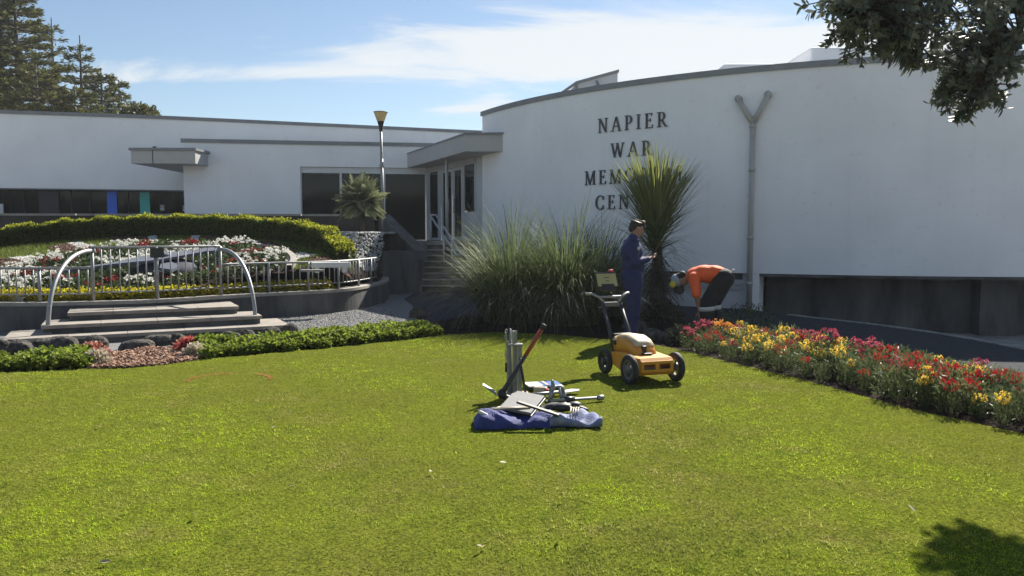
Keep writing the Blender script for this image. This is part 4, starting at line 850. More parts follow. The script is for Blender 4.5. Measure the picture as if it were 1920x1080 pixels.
rosette(172, 676, 1.1, 'pink tipped succulent at the left end of the bark mulch', 'pink'); rosette(180, 690, 1.0, 'cream rosettes in front of the left pink succulent', 'paleros')
rosette(358, 664, 1.05, 'reddish spiky succulent at the right end of the bark mulch', 'reddish'); rosette(366, 674, .95, 'cream and pink rosettes below the reddish succulent', 'paleros'); rosette(345, 655, .7, 'dusky pink succulent behind the bark mulch', 'pink')
mp_ = [gp(*q).xy for q in ((165, 699), (205, 672), (270, 660), (350, 660), (372, 682), (300, 692), (230, 698))]
q = scatter(mp_, 3600); tag(fol('bark_mulch', [chips(np.c_[q, .045+RNG.uniform(0, .03, len(q))], .085, .028, .016)], STM['chips']), 'reddish brown bark mulch in the gap of the left border', 'mulch', kind='stuff')

# ------------------------------------------------------------------ right flower bed
def wallflower(col):
    n = 210; a = RNG.uniform(0, 6.28, n); r = .16*np.sqrt(RNG.random(n)); z = RNG.uniform(.02, .34, n); P = np.c_[r*np.cos(a)*(.6+z), r*np.sin(a)*(.6+z), z]; D = unit(np.c_[P[:, :2]*3, np.full(n, .5)]+RNG.normal(0, .35, (n, 3)))
    st_ = 22; sa = RNG.uniform(0, 6.28, st_); stems = blades(np.c_[.03*np.cos(sa), .03*np.sin(sa), np.zeros(st_)], sa, RNG.uniform(.05, .45, st_), RNG.uniform(0, .3, st_), RNG.uniform(.3, .42, st_), .008, 3)
    o = fol('wallflower_plant', [leaves(P, D, RNG.uniform(.05, .085, n), .016, hexa=False), stems], LM['wall'])
    k = 18; ca = RNG.uniform(0, 6.28, k); cr = .17*np.sqrt(RNG.random(k)); C = np.c_[cr*np.cos(ca), cr*np.sin(ca), RNG.uniform(.36, .47, k)-.4*cr]; C = np.repeat(C, 5, 0)+RNG.normal(0, .016, (k*5, 3))
    if col in LM: fol('blossoms', [blossom(C, .021, 6, -.3)], LM[col], o)
    o['used'] = 0; return o
WN = {'wred': 'crimson', 'wyel': 'yellow', 'wpink': 'pink', 'worange': 'orange', 'plain': 'no'}
wp = {c: [wallflower(c) for _ in range(3)] for c in WN}
for c in wp:
    for o in wp[c]: tag(o, (WN[c]+' flowered wallflower plant in the bed along the asphalt path') if c != 'plain' else 'grey green wallflower plant without blossoms in the bed along the path', 'flower', (WN[c]+' wallflowers') if c != 'plain' else 'wallflowers not in bloom')
REDGE = [(2.2, 10.75), (2.36, 10.15), (3.08, 8.35), (3.51, 6.95), (3.96, 6.06), (4.75, 4.4)]
for row, off in enumerate((.16, .38, .6, .82, 1.04)):
    n = 27
    for i in range(n):
        t = (i+RNG.uniform(-.3, .3)+.5*(row % 2))/n; 
        if not 0 < t < 1: continue
        p, d = along(REDGE, t); p = p+Vector((-d.y, d.x))*(off+RNG.normal(0, .04)); px = p.x/p.y*FPX+960
        if px > 2150: continue
        f = (px-1290)/630; rowb = row >= 3
        if f < .1: w_ = dict(wpink=4, wred=4, worange=.6, plain=1)
        elif f < .3: w_ = dict(wyel=5, wpink=3, worange=.4, wred=1.5) if not rowb else dict(wred=6, wpink=2.5, wyel=2, plain=.6)
        elif f < .5: w_ = dict(wyel=6, wpink=2.5, worange=.6, wred=1.5)
        elif f < .62: w_ = dict(wyel=3, wred=4.5, wpink=1)
        else: w_ = dict(wred=7, wyel=3, wpink=1.6, plain=.5)
        ks = list(w_); pr_ = np.array([w_[k] for k in ks]); c = ks[int(RNG.choice(len(ks), p=pr_/pr_.sum()))]
        if (row <= 1 and f > .5 and RNG.random() < .42) or (row == 0 and RNG.random() < .3): c = 'plain'
        s_ = RNG.uniform(.75, 1.12)*(.8 if row == 0 else .95)*(.85 if f < .15 else 1.); e = clone(wp[c][int(RNG.integers(3))], (p.x, p.y, .035), RNG.uniform(0, 6.28), s_)
        if row == 0 and RNG.random() < .55:
            for ch in list(e.children): ch.scale = (.55, .55, .8)
def shrub(x, y, n, sz, label, mat='dark', lf=.06, name='low_shrub'):
    p = gp(x, y); P = rdir(n, -.1, 1)*RNG.uniform(.5, 1, n)[:, None]*np.array(sz); o = fol(name, [leaves(P, unit(P+rdir(n)*.3), lf, lf*.5)], LM[mat]); o.location = (p.x, p.y, .03); tag(o, label, 'shrub')
shrub(1285, 650, 700, (.3, .25, .3), 'dark low shrub at the near end of the flower bed behind the cart'); shrub(1240, 605, 900, (.4, .35, .42), 'dark shaded shrub at the foot of the cabbage tree'); shrub(1400, 612, 600, (.55, .2, .38), 'grey green leafy shrub behind the yellow wallflowers', 'wall', .05); shrub(880, 618, 500, (.32, .25, .22), 'dark low shrub between the green border and the grass clumps'); shrub(1340, 615, 450, (.28, .2, .34), 'grey green seedhead plant in front of the bending worker', 'wall', .045)

# ------------------------------------------------------------------ tall grass clumps
def grass_clump(x, y, n, rad, Lm, seed, label):
    p = gp(x, y); a = RNG.uniform(0, 6.28, n); r = rad*np.sqrt(RNG.random(n)); P = np.c_[r*np.cos(a), r*np.sin(a), np.full(n, .02)]; az = a+RNG.normal(0, .55, n)
    q = RNG.random(n); tilt_ = .04+.5*(r/rad)*RNG.uniform(.3, 1, n); bend = RNG.uniform(.5, 2.6, n)*(.4+.75*(r/rad)); Lh = Lm*RNG.uniform(.55, 1.06, n)*(1.06-.34*r/rad)
    o = empty('tall_grass', (p.x, p.y, 0), 0, label, 'grass clump', 'tall grass clumps behind the tools')
    fol('blades', [blades(P, az, tilt_, bend, Lh, RNG.uniform(.016, .030, n), 7, 1.6, tint=np.clip(q, 0, 1))], LM['reed'], o)
    k = n//4; sel = RNG.integers(0, n, k); fol('dry_blades', [blades(P[sel], az[sel]+.3, tilt_[sel]+.35, RNG.uniform(1.2, 2.4, k), Lm*RNG.uniform(.6, .95, k), .011, 6, 1.2)], LM['reeddry'], o)
grass_clump(962, 606, 1700, .50, 2.4, 1, 'left tall grass clump beside the entrance stairs'); grass_clump(1066, 610, 1700, .50, 2.45, 2, 'middle tall grass clump behind the digging tools'); grass_clump(1128, 594, 1100, .40, 2.2, 3, 'right tall grass clump behind the standing worker')

# ------------------------------------------------------------------ cabbage tree
def cabbage_tree():
    b = gp(1232, 594); hz_ = at(1228, 425, b.y).z; o = empty('cabbage_tree', (b.x, b.y, 0), 0, 'spiky cabbage tree with sword leaves in front of the lettering', 'tree')
    MB().tube([(0, 0, -.05), (.03, 0, .6), (-.02, 0, hz_*.75), (-.04, 0, hz_)], [.15, .11, .10, .07], 12).build('trunk', MT['bark'], o)
    def head(n, z0_, z1_, t0_, t1_, l0, l1, b0_, b1_, pw):
        P = np.c_[RNG.normal(-.04, .04, n), RNG.normal(0, .04, n), hz_+RNG.uniform(z0_, z1_, n)]; return blades(P, RNG.uniform(0, 6.28, n), t0_+(t1_-t0_)*RNG.random(n)**pw, RNG.uniform(b0_, b1_, n), RNG.uniform(l0, l1, n), RNG.uniform(.036, .06, n), 5, 1.8)
    fol('leaves', [head(360, -.3, .06, .02, .74, 1.3, 1.68, 0, .15, .7), head(130, -.5, -.1, .6, 1.25, .95, 1.3, .05, .5, 1.), head(60, -.65, -.3, 1.1, 1.7, .8, 1.15, .3, .9, 1.)], LM['cord'], o)
    n = 330; zs = RNG.uniform(.35, hz_-.6, n); P = np.c_[RNG.normal(0, .05, n), RNG.normal(0, .05, n), zs]
    fol('dead_skirt', [blades(P, RNG.uniform(0, 6.28, n), RNG.uniform(1.6, 2.5, n), RNG.uniform(.3, .8, n), RNG.uniform(.5, .95, n), .03, 5, 1.)], LM['corddry'], o)
    n = 46; az = RNG.uniform(-1.2, 1.2, n); P = np.c_[np.zeros((n, 2)), RNG.uniform(hz_-.9, hz_-.4, n)]
    fol('drooping_leaves', [blades(P, az, RNG.uniform(.7, 1.3, n), RNG.uniform(.9, 1.7, n), RNG.uniform(.8, 1.2, n), .02, 7, 1.2)], LM['cord'], o)
cabbage_tree()
def small_palm():
    p = at(676, 445, 20.6); zb = bank_z(p.x, p.y); o = empty('small_palm', (p.x, p.y, zb), 0, 'small bushy palm on the pebble bank before the windows', 'palm'); H = .78
    MB().tube([(0, 0, -.05), (.02, 0, H*.6), (0, 0, H+.1)], [.12, .1, .09], 12).build('trunk', MT['bark'], o)
    parts = []; nf = 150
    for i in range(nf):
        az = RNG.uniform(0, 6.28); t0_ = 2.1*RNG.random()**.75; L = RNG.uniform(.45, .82); bend = RNG.uniform(-.1, .6); m_ = 26
        s_ = np.linspace(.12, 1, m_); th = t0_+bend*s_**1.3; stp = L/m_; h = np.array([cos(az), sin(az), 0]); sd_ = np.array([-sin(az), cos(az), 0.]); up = np.array([0, 0, 1.])
        dv = h*np.sin(th)[:, None]+up*np.cos(th)[:, None]; pos = np.cumsum(dv*stp, 0)+[0, 0, H]
        parts.append(blades(np.array([[0, 0, H]]), np.array([az]), np.array([t0_]), np.array([bend]), L, .018, 6, 1.3))
        for sg in (-1, 1):
            D = unit(dv*.75+sd_*sg*.9+up*.25); parts.append(leaves(pos, D, (.20*np.sin(pi*np.clip(s_, .08, .93))+.04)*RNG.uniform(.7, 1.3, m_), .02, nrm=np.cross(D, up)+.01, tint=np.full(m_, RNG.random())))
    fol('fronds', parts, LM['palm'], o)
small_palm()

# ------------------------------------------------------------------ pines on the rise behind, hillside
hs = MB(); xs = np.linspace(-90, 60, 40); V = []; F = []
for j, y in enumerate((36, 41, 47, 60, 95)):
    for x in xs: V.append((x, y, 1+[0, .8, 1.8, 2.4, 2.6][j]+ .6*sin(x*.2+j)))
for j in range(4):
    for i in range(39): F.append((j*40+i, j*40+i+1, (j+1)*40+i+1, (j+1)*40+i))
hs.add(V, F, True); struct('hillside', hs, pmat('hill_grass', (.06, .08, .025), .95, .4, .5), 'grassy rise behind the buildings', 'hill')
def pine(px, ytop, Y, seed, label, width, dens=1., bottom=.12, name='norfolk_pine'):
    r = np.random.default_rng(seed); b = at(px, 437, Y); zt = at(px, ytop, Y).z; z0 = 2.6; H = zt-z0
    o = empty(name, (b.x, b.y, z0), 0, label, 'tree', 'pines behind the white building')
    tr = MB(); tr.tube([(0, 0, -.5), (0, 0, H*.5), (0, 0, H)], [.022*H, .012*H, .03], 8); P = []; D = []
    z = H*bottom
    while z < H-.15:
        t = z/H; Lb = width*(1-t)**.72*r.uniform(.82, 1.1)+.25; nb = r.integers(6, 9); a0 = r.uniform(0, 6.28)
        for k in range(nb):
            if r.random() > .55+.45*dens: continue
            a = a0+2*pi*k/nb+r.normal(0, .12); L_b = Lb*r.uniform(.75, 1.1); h = np.array([cos(a), sin(a), 0.]); rise = r.uniform(.0, .16)
            tip = h*L_b+[0, 0, L_b*rise]
            tr.tube([(0, 0, z), tuple(np.array([0, 0, z])+tip*.5-[0, 0, L_b*.03]), tuple(np.array([0, 0, z])+tip)], [.018*L_b+.015, .015*L_b+.01, .012], 4, False)
            m_ = int((30+58*L_b)*dens); s_ = r.uniform(.22, 1.05, m_)**.8; q = np.array([0, 0, z])+tip*s_[:, None]; sdv_ = np.array([-sin(a), cos(a), 0]); q = q+sdv_*(r.normal(0, .15, m_)*L_b*(1.15-s_))[:, None]; q[:, 2] += r.normal(.05, .075, m_); P.append(q); D.append(unit(h*.6+sdv_*r.normal(0, .8, m_)[:, None]+np.array([0, 0, 1.])*r.uniform(-.1, .45, m_)[:, None]))
        z += r.uniform(.75, 1.05)*(H/14)**.4*(1.25-.5*t)
    tr.build('trunk', MT['bark'], o); P = np.concatenate(P); D = np.concatenate(D); n = len(P)
    fol('crown', [leaves(P, D, r.uniform(.17, .34, n)*(H/14)**.3, r.uniform(.06, .11, n)*(H/14)**.3)], LM['pine'], o)
pine(15, -120, 48, 31, 'tallest dense dark pine at the left picture edge', 4.95, 1.25); pine(46, -60, 44, 32, 'broad dense pine second from the left behind the roof', 4.09, 1.15); pine(-30, -60, 42, 37, 'dense pine partly cut by the left picture edge', 4.29, 1.3)
pine(112, 33, 51, 33, 'sparse pine with a bare spindly top', 3.30, .45); pine(163, 66, 49, 34, 'medium pine with a rounded tip right of the spindly one', 3.04, .75); pine(200, 127, 46, 35, 'shorter pine near the right end of the tree group', 2.84, 1.0); pine(232, 150, 50, 36, 'smallest pine at the right end of the tree group', 2.77, .95)
pine(80, 120, 40, 38, 'low golden green pine in front of the tall ones', 3.63, 1.3); pine(150, 160, 41, 39, 'low pine just above the roof below the rounded one', 3.30, 1.3)
def round_tree(px, py, Y, R, label, n=1500):
    p = at(px, py, Y); o = empty('round_tree', (p.x, p.y, 2.6), 0, label, 'tree'); h = p.z-2.6; MB().tube([(0, 0, -.4), (0, 0, h)], [.25, .12], 8).build('trunk', MT['bark'], o)
    q = rdir(n, -.7, 1)*(RNG.uniform(.4, 1, n)**.5)[:, None]*np.array([R, R, R*.7])*(1+.15*np.sin(np.arange(n)*.7))[:, None]+[0, 0, h]; fol('crown', [leaves(q, rdir(n, -.2, 1), .28, .15)], LM['pine'], o)
round_tree(262, 222, 44, 1.0, 'small round topped tree at the end of the pine group')

# ------------------------------------------------------------------ overhanging tree at right, trees behind the viewer
def over_tree():
    T = Vector((8.2, 8.2, 0)); o = empty('overhanging_tree', T, 0, 'leafy evergreen tree branch hanging into the upper right corner', 'tree')
    def E(px, py, Y, rx, ry, ryY, n): # ellipsoid of rosettes around a point of the scene, radii in metres
        c = at(px, py, Y); return (np.array(c), np.array([rx, ryY, ry]), n)
    els = [E(1612, 18, 6.33, .30, .24, .4, 62), E(1635, 72, 6.33, .34, .22, .4, 66), E(1700, 40, 6.23, .3, .3, .45, 48), E(1705, 100, 6.23, .22, .15, .25, 26), E(1780, 20, 6.13, .4, .24, .5, 66), E(1880, 15, 6.65, .42, .3, .6, 90), E(1815, 105, 6.75, .34, .26, .4, 90), E(1885, 115, 6.65, .25, .22, .35, 40), E(1800, 175, 6.75, .23, .23, .3, 54), E(1870, 180, 6.70, .17, .13, .2, 16), E(1815, 220, 6.75, .11, .1, .13, 12), E(1600, -50, 6.43, .45, .35, .7, 40), E(1750, -80, 6.33, .7, .45, .9, 60), E(1920, -60, 6.65, .7, .45, .9, 70), E(1575, 8, 6.33, .16, .09, .25, 12), E(1745, 126, 6.23, .12, .07, .15, 8)]
    els += [(np.array((7.1, 7.4, 5.6)), np.array((2.1, 1.9, 1.3)), 260), (np.array((9.2, 8.5, 5.8)), np.array((2.2, 2., 1.5)), 200), (np.array((5.7, 6.8, 5.3)), np.array((1.2, 1.3, .6)), 120)]
    C = []
    for c, r, n in els: C.append(c+rdir(n)*(RNG.random(n)**.4)[:, None]*r)
    C = np.concatenate(C)
    limbs = [bez(T+Vector((0, 0, -.1)), T+Vector((-.1, 0, 1.5)), T+Vector((.1, .2, 2.6)), T+Vector((-.3, -.1, 3.7)), 12), bez(T+Vector((-.2, 0, 2.9)), (6.8, 7.5, 4.6), (5.5, 6.95, 4.75), (4.35, 6.95, 4.1), 14), bez((6.2, 7.2, 4.55), (5.3, 6.8, 4.3), (4.6, 6.65, 3.7), (3.95, 6.7, 2.8), 14), bez((5.2, 6.95, 4.6), (4.4, 6.5, 4.4), (3.5, 6.35, 4.0), (2.8, 6.35, 3.35), 14), bez(T+Vector((-.3, -.1, 3.6)), (8, 8.1, 5.1), (8.8, 8.5, 5.8), (9.5, 8.6, 6.6), 10), bez(T+Vector((-.3, -.1, 3.6)), (7.8, 7.8, 5.), (7.2, 7.4, 5.8), (6.8, 7.2, 6.4), 10)]
    rad = [(.22, .13), (.11, .03), (.045, .012), (.045, .012), (.09, .02), (.09, .02)]; br = MB()
    for P, (r0, r1) in zip(limbs, rad): br.tube([p-T for p in P], [r0+(r1-r0)*i/(len(P)-1) for i in range(len(P))], 8)
    LP = np.array([tuple(p) for P in limbs[1:] for p in P]); D_ = []; 
    for c in C:
        d2 = ((LP-c)**2).sum(1); q = LP[int(np.argmin(d2))]; mid = (c*.5+q*.5)+np.array([0, 0, .12*sqrt(d2.min())]); br.tube([Vector(q)-T, Vector(mid)-T, Vector(c)-T], [.008+.004*sqrt(d2.min()), .007, .004], 4, False); D_.append(unit(c-mid))
    br.build('branches', MT['bark'], o); D_ = np.array(D_); k = 11; n = len(C)*k; ax = np.repeat(D_, k, 0); rd_ = rdir(n); D = unit(ax*.55+unit(rd_-ax*(rd_*ax).sum(1, keepdims=True))*.85); P = np.repeat(C, k, 0)-ax*RNG.uniform(0, .09, n)[:, None]
    f = fol('leaves', [leaves(P-np.array(T), D, RNG.uniform(.055, .095, n), RNG.uniform(.024, .036, n), nrm=ax+rdir(n)*.3, hexa=True)], LM['bigleaf'], o)
over_tree()
def belt():
    parts = []
    for i in range(17):
        a = radians(185+i*10.6); R = RNG.uniform(30, 40); c = np.array([R*cos(a), R*sin(a)-1, 0]); h = RNG.uniform(5.2, 7); n = 1000; q = rdir(n)*(RNG.random(n)**.4)[:, None]*np.array([4.8, 3.5, h*.5])+c+[0, 0, h*.5]; q = q[q[:, 2] > 0]; parts.append(leaves(q, rdir(len(q)), .75, .6))
    tag(fol('tree_belt', parts, LM['dark']), 'belt of dark trees across the street behind the viewer', 'trees', kind='stuff')
belt()
q_ = 26; lm_ = leafmat('fallen_leaf_dry', (.22, .17, .09), (.42, .36, .24), .2)
LFP = [(365, 968), (462, 890), (553, 912), (655, 850), (810, 885), (1120, 780), (1268, 868), (1400, 835), (180, 800), (262, 690), (770, 660), (835, 700), (1050, 1010), (1210, 905), (1620, 905), (1545, 855), (1715, 962), (1850, 990), (210, 1054), (50, 950), (520, 800), (690, 990), (950, 870), (1340, 720), (905, 1028)]
fl = None
for x, y in LFP[::2]+[(905, 1028)]:
    p = gp(x, y, .06)
    if fl is None: V, F, T = leaves(np.array([[0, 0, .008]]), np.array([[1, 0, .12]]), .07, .03, nrm=np.array([[0, .2, 1.]]), fold=.25, hexa=True); fl = link('fallen_leaf', npmesh('fallen_leaf', V, F, T), lm_); o = fl; tag(o, 'small dry leaf lying on the lawn', 'leaf', 'dry leaves on the lawn')
    else: o = fl.copy(); COL.objects.link(o)
    s_ = RNG.uniform(.4, .85); o.location = p; o.rotation_euler = (RNG.uniform(-.4, .4), RNG.uniform(-.4, .4), RNG.uniform(0, 6.28)); o.scale = (s_, s_, s_)
#@@END_PLANTS
# ------------------------------------------------------------------ survey cart
def cart():
    C = Vector((1.375, 8.38, .045)); fw = Vector((.33, -.944, 0)); rz = atan2(fw.y, fw.x)
    o = empty('survey_cart', C, rz, 'yellow four wheeled ground radar cart with screen on a handle', 'cart'); o.scale = (1, 1, .95)
    b = MB()  # lower tub: side outline swept across the width, front face with two openings
    def outline(y): return [(.34, y, .10), (.37, y, .14), (.37, y, .25), (.33, y, .285), (-.05, y, .30), (-.30, y, .27), (-.36, y, .2), (-.30, y, .13), (-.10, y, .09)]
    ys = [-.20, -.185, .185, .20]; V = []
    for i, y in enumerate(ys):
        sc = .94 if i in (0, 3) else 1.
        V += [Vector((p[0]*sc, y, .19+(p[2]-.19)*sc)) for p in outline(y)]
    n = 9; F = [tuple(range(n))[::-1], tuple(range(3*n, 4*n))]
    for i in range(3):
        for k in range(n):
            if i == 1 and k == 1: continue                    # front face replaced by bars below
            F.append((i*n+k, i*n+(k+1) % n, (i+1)*n+(k+1) % n, (i+1)*n+k))
    b.add(V, F); tub = recalc(b.build('tub', MT['yellow'], o))
    fr = MB(); x = .37
    for y0, y1, z0, z1 in ((-.185, .185, .135, .165), (-.185, .185, .222, .255), (-.185, -.155, .165, .222), (.155, .185, .165, .222), (-.022, .022, .165, .222)): fr.box((x-.012, (y0+y1)/2, (z0+z1)/2), (.03, y1-y0, z1-z0))
    fr.build('front_grille', MT['yellow'], o); MB().box((.27, 0, .19), (.02, .36, .1)).build('antenna_box', pmat('antenna_orange', (.5, .10, .03), .6), o)
    # rear fairing and humped cover
    def loft(rows, name, mat, par=o):
        m = MB(); V = []; F = []; k = len(rows[0])
        for r in rows: V += r
        for i in range(len(rows)-1):
            for j in range(k-1): F.append((i*k+j, i*k+j+1, (i+1)*k+j+1, (i+1)*k+j))
        F += [tuple(range(k))[::-1], tuple((len(rows)-1)*k+j for j in range(k)), tuple(i*k for i in range(len(rows))), tuple(i*k+k-1 for i in reversed(range(len(rows))))]
        m.add(V, F, True); return recalc(m.build(name, mat, par))
    def row(x, w, z0, z1): return [Vector((x, -w, z0)), Vector((x, -w, z1-.05)), Vector((x, -w*.8, z1-.012)), Vector((x, -w*.4, z1)), Vector((x, w*.4, z1)), Vector((x, w*.8, z1-.012)), Vector((x, w, z1-.05)), Vector((x, w, z0))]
    cov = loft([row(-.42, .12, .27, .40), row(-.30, .135, .27, .455), row(-.12, .14, .27, .465), row(.03, .135, .27, .43), row(.13, .12, .27, .36), row(.16, .10, .27, .30)], 'cover', MT['yellow'])
    loft([[Vector((x, y, z+dz)) for y, dz in ((-.112, -.012), (-.05, .0), (.05, .0), (.112, -.012))] + [Vector((x, .112, z-.03)), Vector((x, -.112, z-.03))] for x, z in ((-.43, .425), (-.30, .475), (-.12, .485), (.02, .452), (.10, .40))], 'cover_lid', pmat('cart_lid', (.55, .44, .27), .5, .12, 14), o)
    MB().bevbox((-.44, 0, .45), (.06, .22, .02), .006).build('lid_lip', MT['black'], o); MB().bevbox((-.36, -.145, .37), (.12, .015, .05), .005).build('latch_plate', MT['black'], o)
    lt = MB(); lt.bevbox((.13, -.03, .345), (.05, .05, .09), .012); lt.bevbox((.16, -.02, .305), (.09, .11, .022), .008); lt.build('latch', MT['black'], o)
    for sx, r, x, w in ((1, .162, .27, .27), (-1, .145, -.40, .22)):
        for sy in (-1, 1):
            R = Matrix.Translation(Vector((x, sy*w, r)))@Matrix.Rotation(pi/2, 4, 'X'); t = MB(); 
            t.lathe([(r-.052, -.024), (r-.012, -.028), (r, -.016), (r, .016), (r-.012, .028), (r-.052, .024), (r-.052, -.024)], 32, R, cap=False); ty = t.build('tyre', MT['rubber'], o)
            hb = MB(); hb.lathe([(.045, -.03), (.045, .03)], 14, R); hb.lathe([(r-.07, -.018), (r-.048, -.018), (r-.048, .018), (r-.07, .018), (r-.07, -.018)], 28, R, cap=False)
            for k in range(5):
                a = 2*pi*k/5+.3; c, s_ = cos(a), sin(a); hb.tube([R@Vector((.03*c, .03*s_, 0)), R@Vector(((r-.06)*c, (r-.06)*s_, 0))], .013, 6)
            rm = hb.build('rim', MT['black'] if sx < 0 else pmat('grey_rim', (.12, .12, .125), .5), o); rm.parent = ty
        MB().tube([(x, -w, r), (x, w, r)], .014, 8).build('axle', MT['steel'], o)
    dk = pmat('handle_tube', (.035, .037, .04), .5)
    for sy in (-1, 1):
        MB().tube([(-.38, sy*.115, .22), (-.48, sy*.12, .45), (-.70, sy*.11, .80)], .021, 8).build('post', dk, o)
        MB().tube([(-.70, sy*.1, .80), (-.73, sy*.14, .86), (-.74, sy*.22, .905), (-.80, sy*.27, .90), (-.90, sy*.27, .885)], .016, 8).build('handlebar', MT['steel'], o)
        MB().tube([(-.80, sy*.27, .90), (-.92, sy*.27, .882)], .021, 8).build('grip', MT['black'], o)
        MB().tube(bez((-.73, sy*.14, .86), (-.70, sy*.2, .74), (-.72, sy*.14, .70), (-.69, sy*.09, .77), 8), .008, 6).build('cable', MT['black'], o)
    MB().tube([(-.74, -.14, .865), (-.74, .14, .865)], .014, 8).build('cross_bar', MT['steel'], o); MB().bevbox((-.72, 0, .775), (.10, .2, .05), .01).build('battery_box', pmat('battery_grey', (.12, .125, .13), .5), o)
    R = Matrix.Rotation(radians(-24), 3, 'Y'); MB().bevbox((-.80, 0, .97), (.05, .17, .09), .01, R).build('screen_mount', MT['black'], o)
    sc = MB().bevbox((-.84, 0, 1.07), (.028, .27, .19), .008, R).build('screen', MT['black'], o); MB().bevbox((-.824, 0, 1.064), (.012, .25, .165), .004, R).build('back_panel', pmat('khaki_back', (.42, .37, .16), .5, .06), o)
    for z, w in ((.03, .07), (-.015, .05)): q = R@Vector((.0095, 0, z)); MB().box(Vector((-.824, 0, 1.064))+q, (.0016, w, .008), R).build('print_line', MT['black'], o)
    MB().bevbox((-.86, .07, 1.175), (.05, .045, .03), .008).build('beacon', pmat('pink_beacon', (.65, .08, .12), .4), o)
cart()

# ------------------------------------------------------------------ tools on the lawn
def tools():
    canvas = pmat('blue_canvas', (.025, .04, .19), .75, .2, 12, .4, 90); canv2 = pmat('pale_canvas_lining', (.34, .35, .42), .8, .15, 10, .4, 90)
    GZ = .05
    def P(x, y, z=0.): return gp(x, y, GZ+z)
    # long tool bag: crumpled hull
    b = P(972, 796); o = empty('tool_bag', (b.x, b.y, GZ), radians(4), 'open blue canvas tool bag lying in front of the tools', 'bag')
    nx_, ny_ = 40, 12; V = []; F = []
    for i in range(nx_+1):
        t = i/nx_; x = -.36+.74*t; hgt = .13*(.75+.25*sin(t*9))*min(1, t*9+.35)*(1-.55*max(0, t-.65)/.35)
        for j in range(ny_+1):
            a = pi*j/ny_; y = -.16*cos(a)*(1-.2*t)+.012*sin(t*23+j); z = max(.004, sin(a)**.6*hgt+.012*sin(t*31+j*1.7)*sin(a)); V.append((x, y, z))
    for i in range(nx_):
        for j in range(ny_): F.append((i*(ny_+1)+j, (i+1)*(ny_+1)+j, (i+1)*(ny_+1)+j+1, i*(ny_+1)+j+1))
    F += [tuple(range(ny_+1)), tuple(nx_*(ny_+1)+j for j in reversed(range(ny_+1)))]
    recalc(MB().add(V, F, True).build('body', canvas, o))
    for k in range(2): MB().tube([(-.33, -.01+.03*k, .118), (-.1, .0+.03*k, .135), (.1, .02+.03*k, .132)], .008, 6).build('zip_edge', MT['cream'], o)
    MB().capsule((-.31, -.06, .12), (-.26, -.085, .10), .016, .014).build('zip_pull', MT['white'], o)
    V = []; F = []; n1, n2 = 22, 10
    for i in range(n1+1):
        for j in range(n2+1):
            u_, v_ = i/n1, j/n2; x = .24+.42*u_; y = -.13+.25*v_-.03*u_; z = .075+.03*sin(u_*7+v_*3)+.014*sin(u_*15-v_*9)-.03*u_*u_; V.append((x, y, z))
    base = len(V); V += [(x, y, .006+max(0, z-.055)*.2) for x, y, z in V]
    for i in range(n1):
        for j in range(n2): q = i*(n2+1)+j; F += [(q, q+n2+1, q+n2+2, q+1), (base+q, base+q+1, base+q+n2+2, base+q+n2+1)]
    for i in range(n1):
        for j in (0, n2): q = i*(n2+1)+j; F.append((q, q+n2+1, base+q+n2+1, base+q))
    for j in range(n2):
        for i in (0, n1): q = i*(n2+1)+j; F.append((q, q+1, base+q+1, base+q))
    recalc(MB().add(V, F, True).build('flap', pmat('faded_blue_canvas', (.10, .14, .36), .8, .25, 9, .4, 80, c2=(.30, .33, .45)), o))
    for k in range(4): MB().tube([(.40+.02*k, -.14, .095), (.43+.02*k, .0, .13), (.455+.02*k, .11, .11)], .0055, 5).build('strap', MT['cream'], o)
    MB().bevbox((.15, -.09, .15), (.36, .05, .02), .008, Matrix.Rotation(-.35, 3, 'Z')@Matrix.Rotation(.25, 3, 'Y')).build('mouth_edge', MT['black'], o)
    # grey board on the bag
    p = P(978, 762, .12); o = empty('grey_board', p, radians(-22), 'flat grey board resting across the tool bag', 'board'); R = Matrix.Rotation(radians(13), 3, 'X')@Matrix.Rotation(radians(6), 3, 'Y')
    MB().bevbox((0, .02, .03), (.27, .34, .022), .004, R).build('panel', pmat('speckled_board', (.2, .2, .2), .7, .15, 40), o); MB().bevbox((0, .02, .012), (.285, .355, .016), .004, R).build('backing', MT['black'], o)
    # upright steel stakes on a plate, with chain
    p = P(966, 741); o = empty('steel_stakes', p, radians(8), 'bundle of upright steel stakes with chain on a base plate', 'stakes'); st_ = MT['steel']
    MB().bevbox((0, 0, .012), (.26, .17, .02), .004).build('base_plate', MT['cream'], o)
    for x, h in ((-.055, .52), (.0, .62), (.048, .50)):
        m = MB(); m.box((x-.018, .0, h/2), (.012, .045, h)); m.box((x+.004, .018, h/2), (.032, .01, h)); m.build('channel', st_, o)
    MB().tube([(-.03, .03, .02), (-.045, .03, .64)], .01, 8).build('rod', st_, o); MB().tube([(.10, -.02, .0), (.045, -.0, .36)], .012, 8).build('rod', MT['black'], o)
    MB().bevbox((.0, .0, .49), (.14, .075, .016), .003).build('clamp', st_, o)
    for k in range(11):
        z = .62-.028*k; c = Vector((-.088-.006*sin(k), -.005, z)); a = (k % 2)*pi/2; pts = [c+Vector((cos(a)*.011*cos(q*pi/4), sin(a)*.011*cos(q*pi/4), .019*sin(q*pi/4))) for q in range(9)]; MB().tube(pts, .0038, 5, False).build('chain_link', st_, o)
    MB().bevbox((-.088, 0, .27), (.02, .02, .09), .004).build('chain_weight', MT['black'], o)
    # pickaxe
    h0 = P(940, 742, .05); h1 = at(1022, 607, h0.y-.02); o = empty('pickaxe', (h0.x, h0.y, GZ), 0, 'pickaxe standing on its head with red topped handle', 'pickaxe'); d = h1-Vector((h0.x, h0.y, GZ)); s0_ = Vector((0, 0, .06))
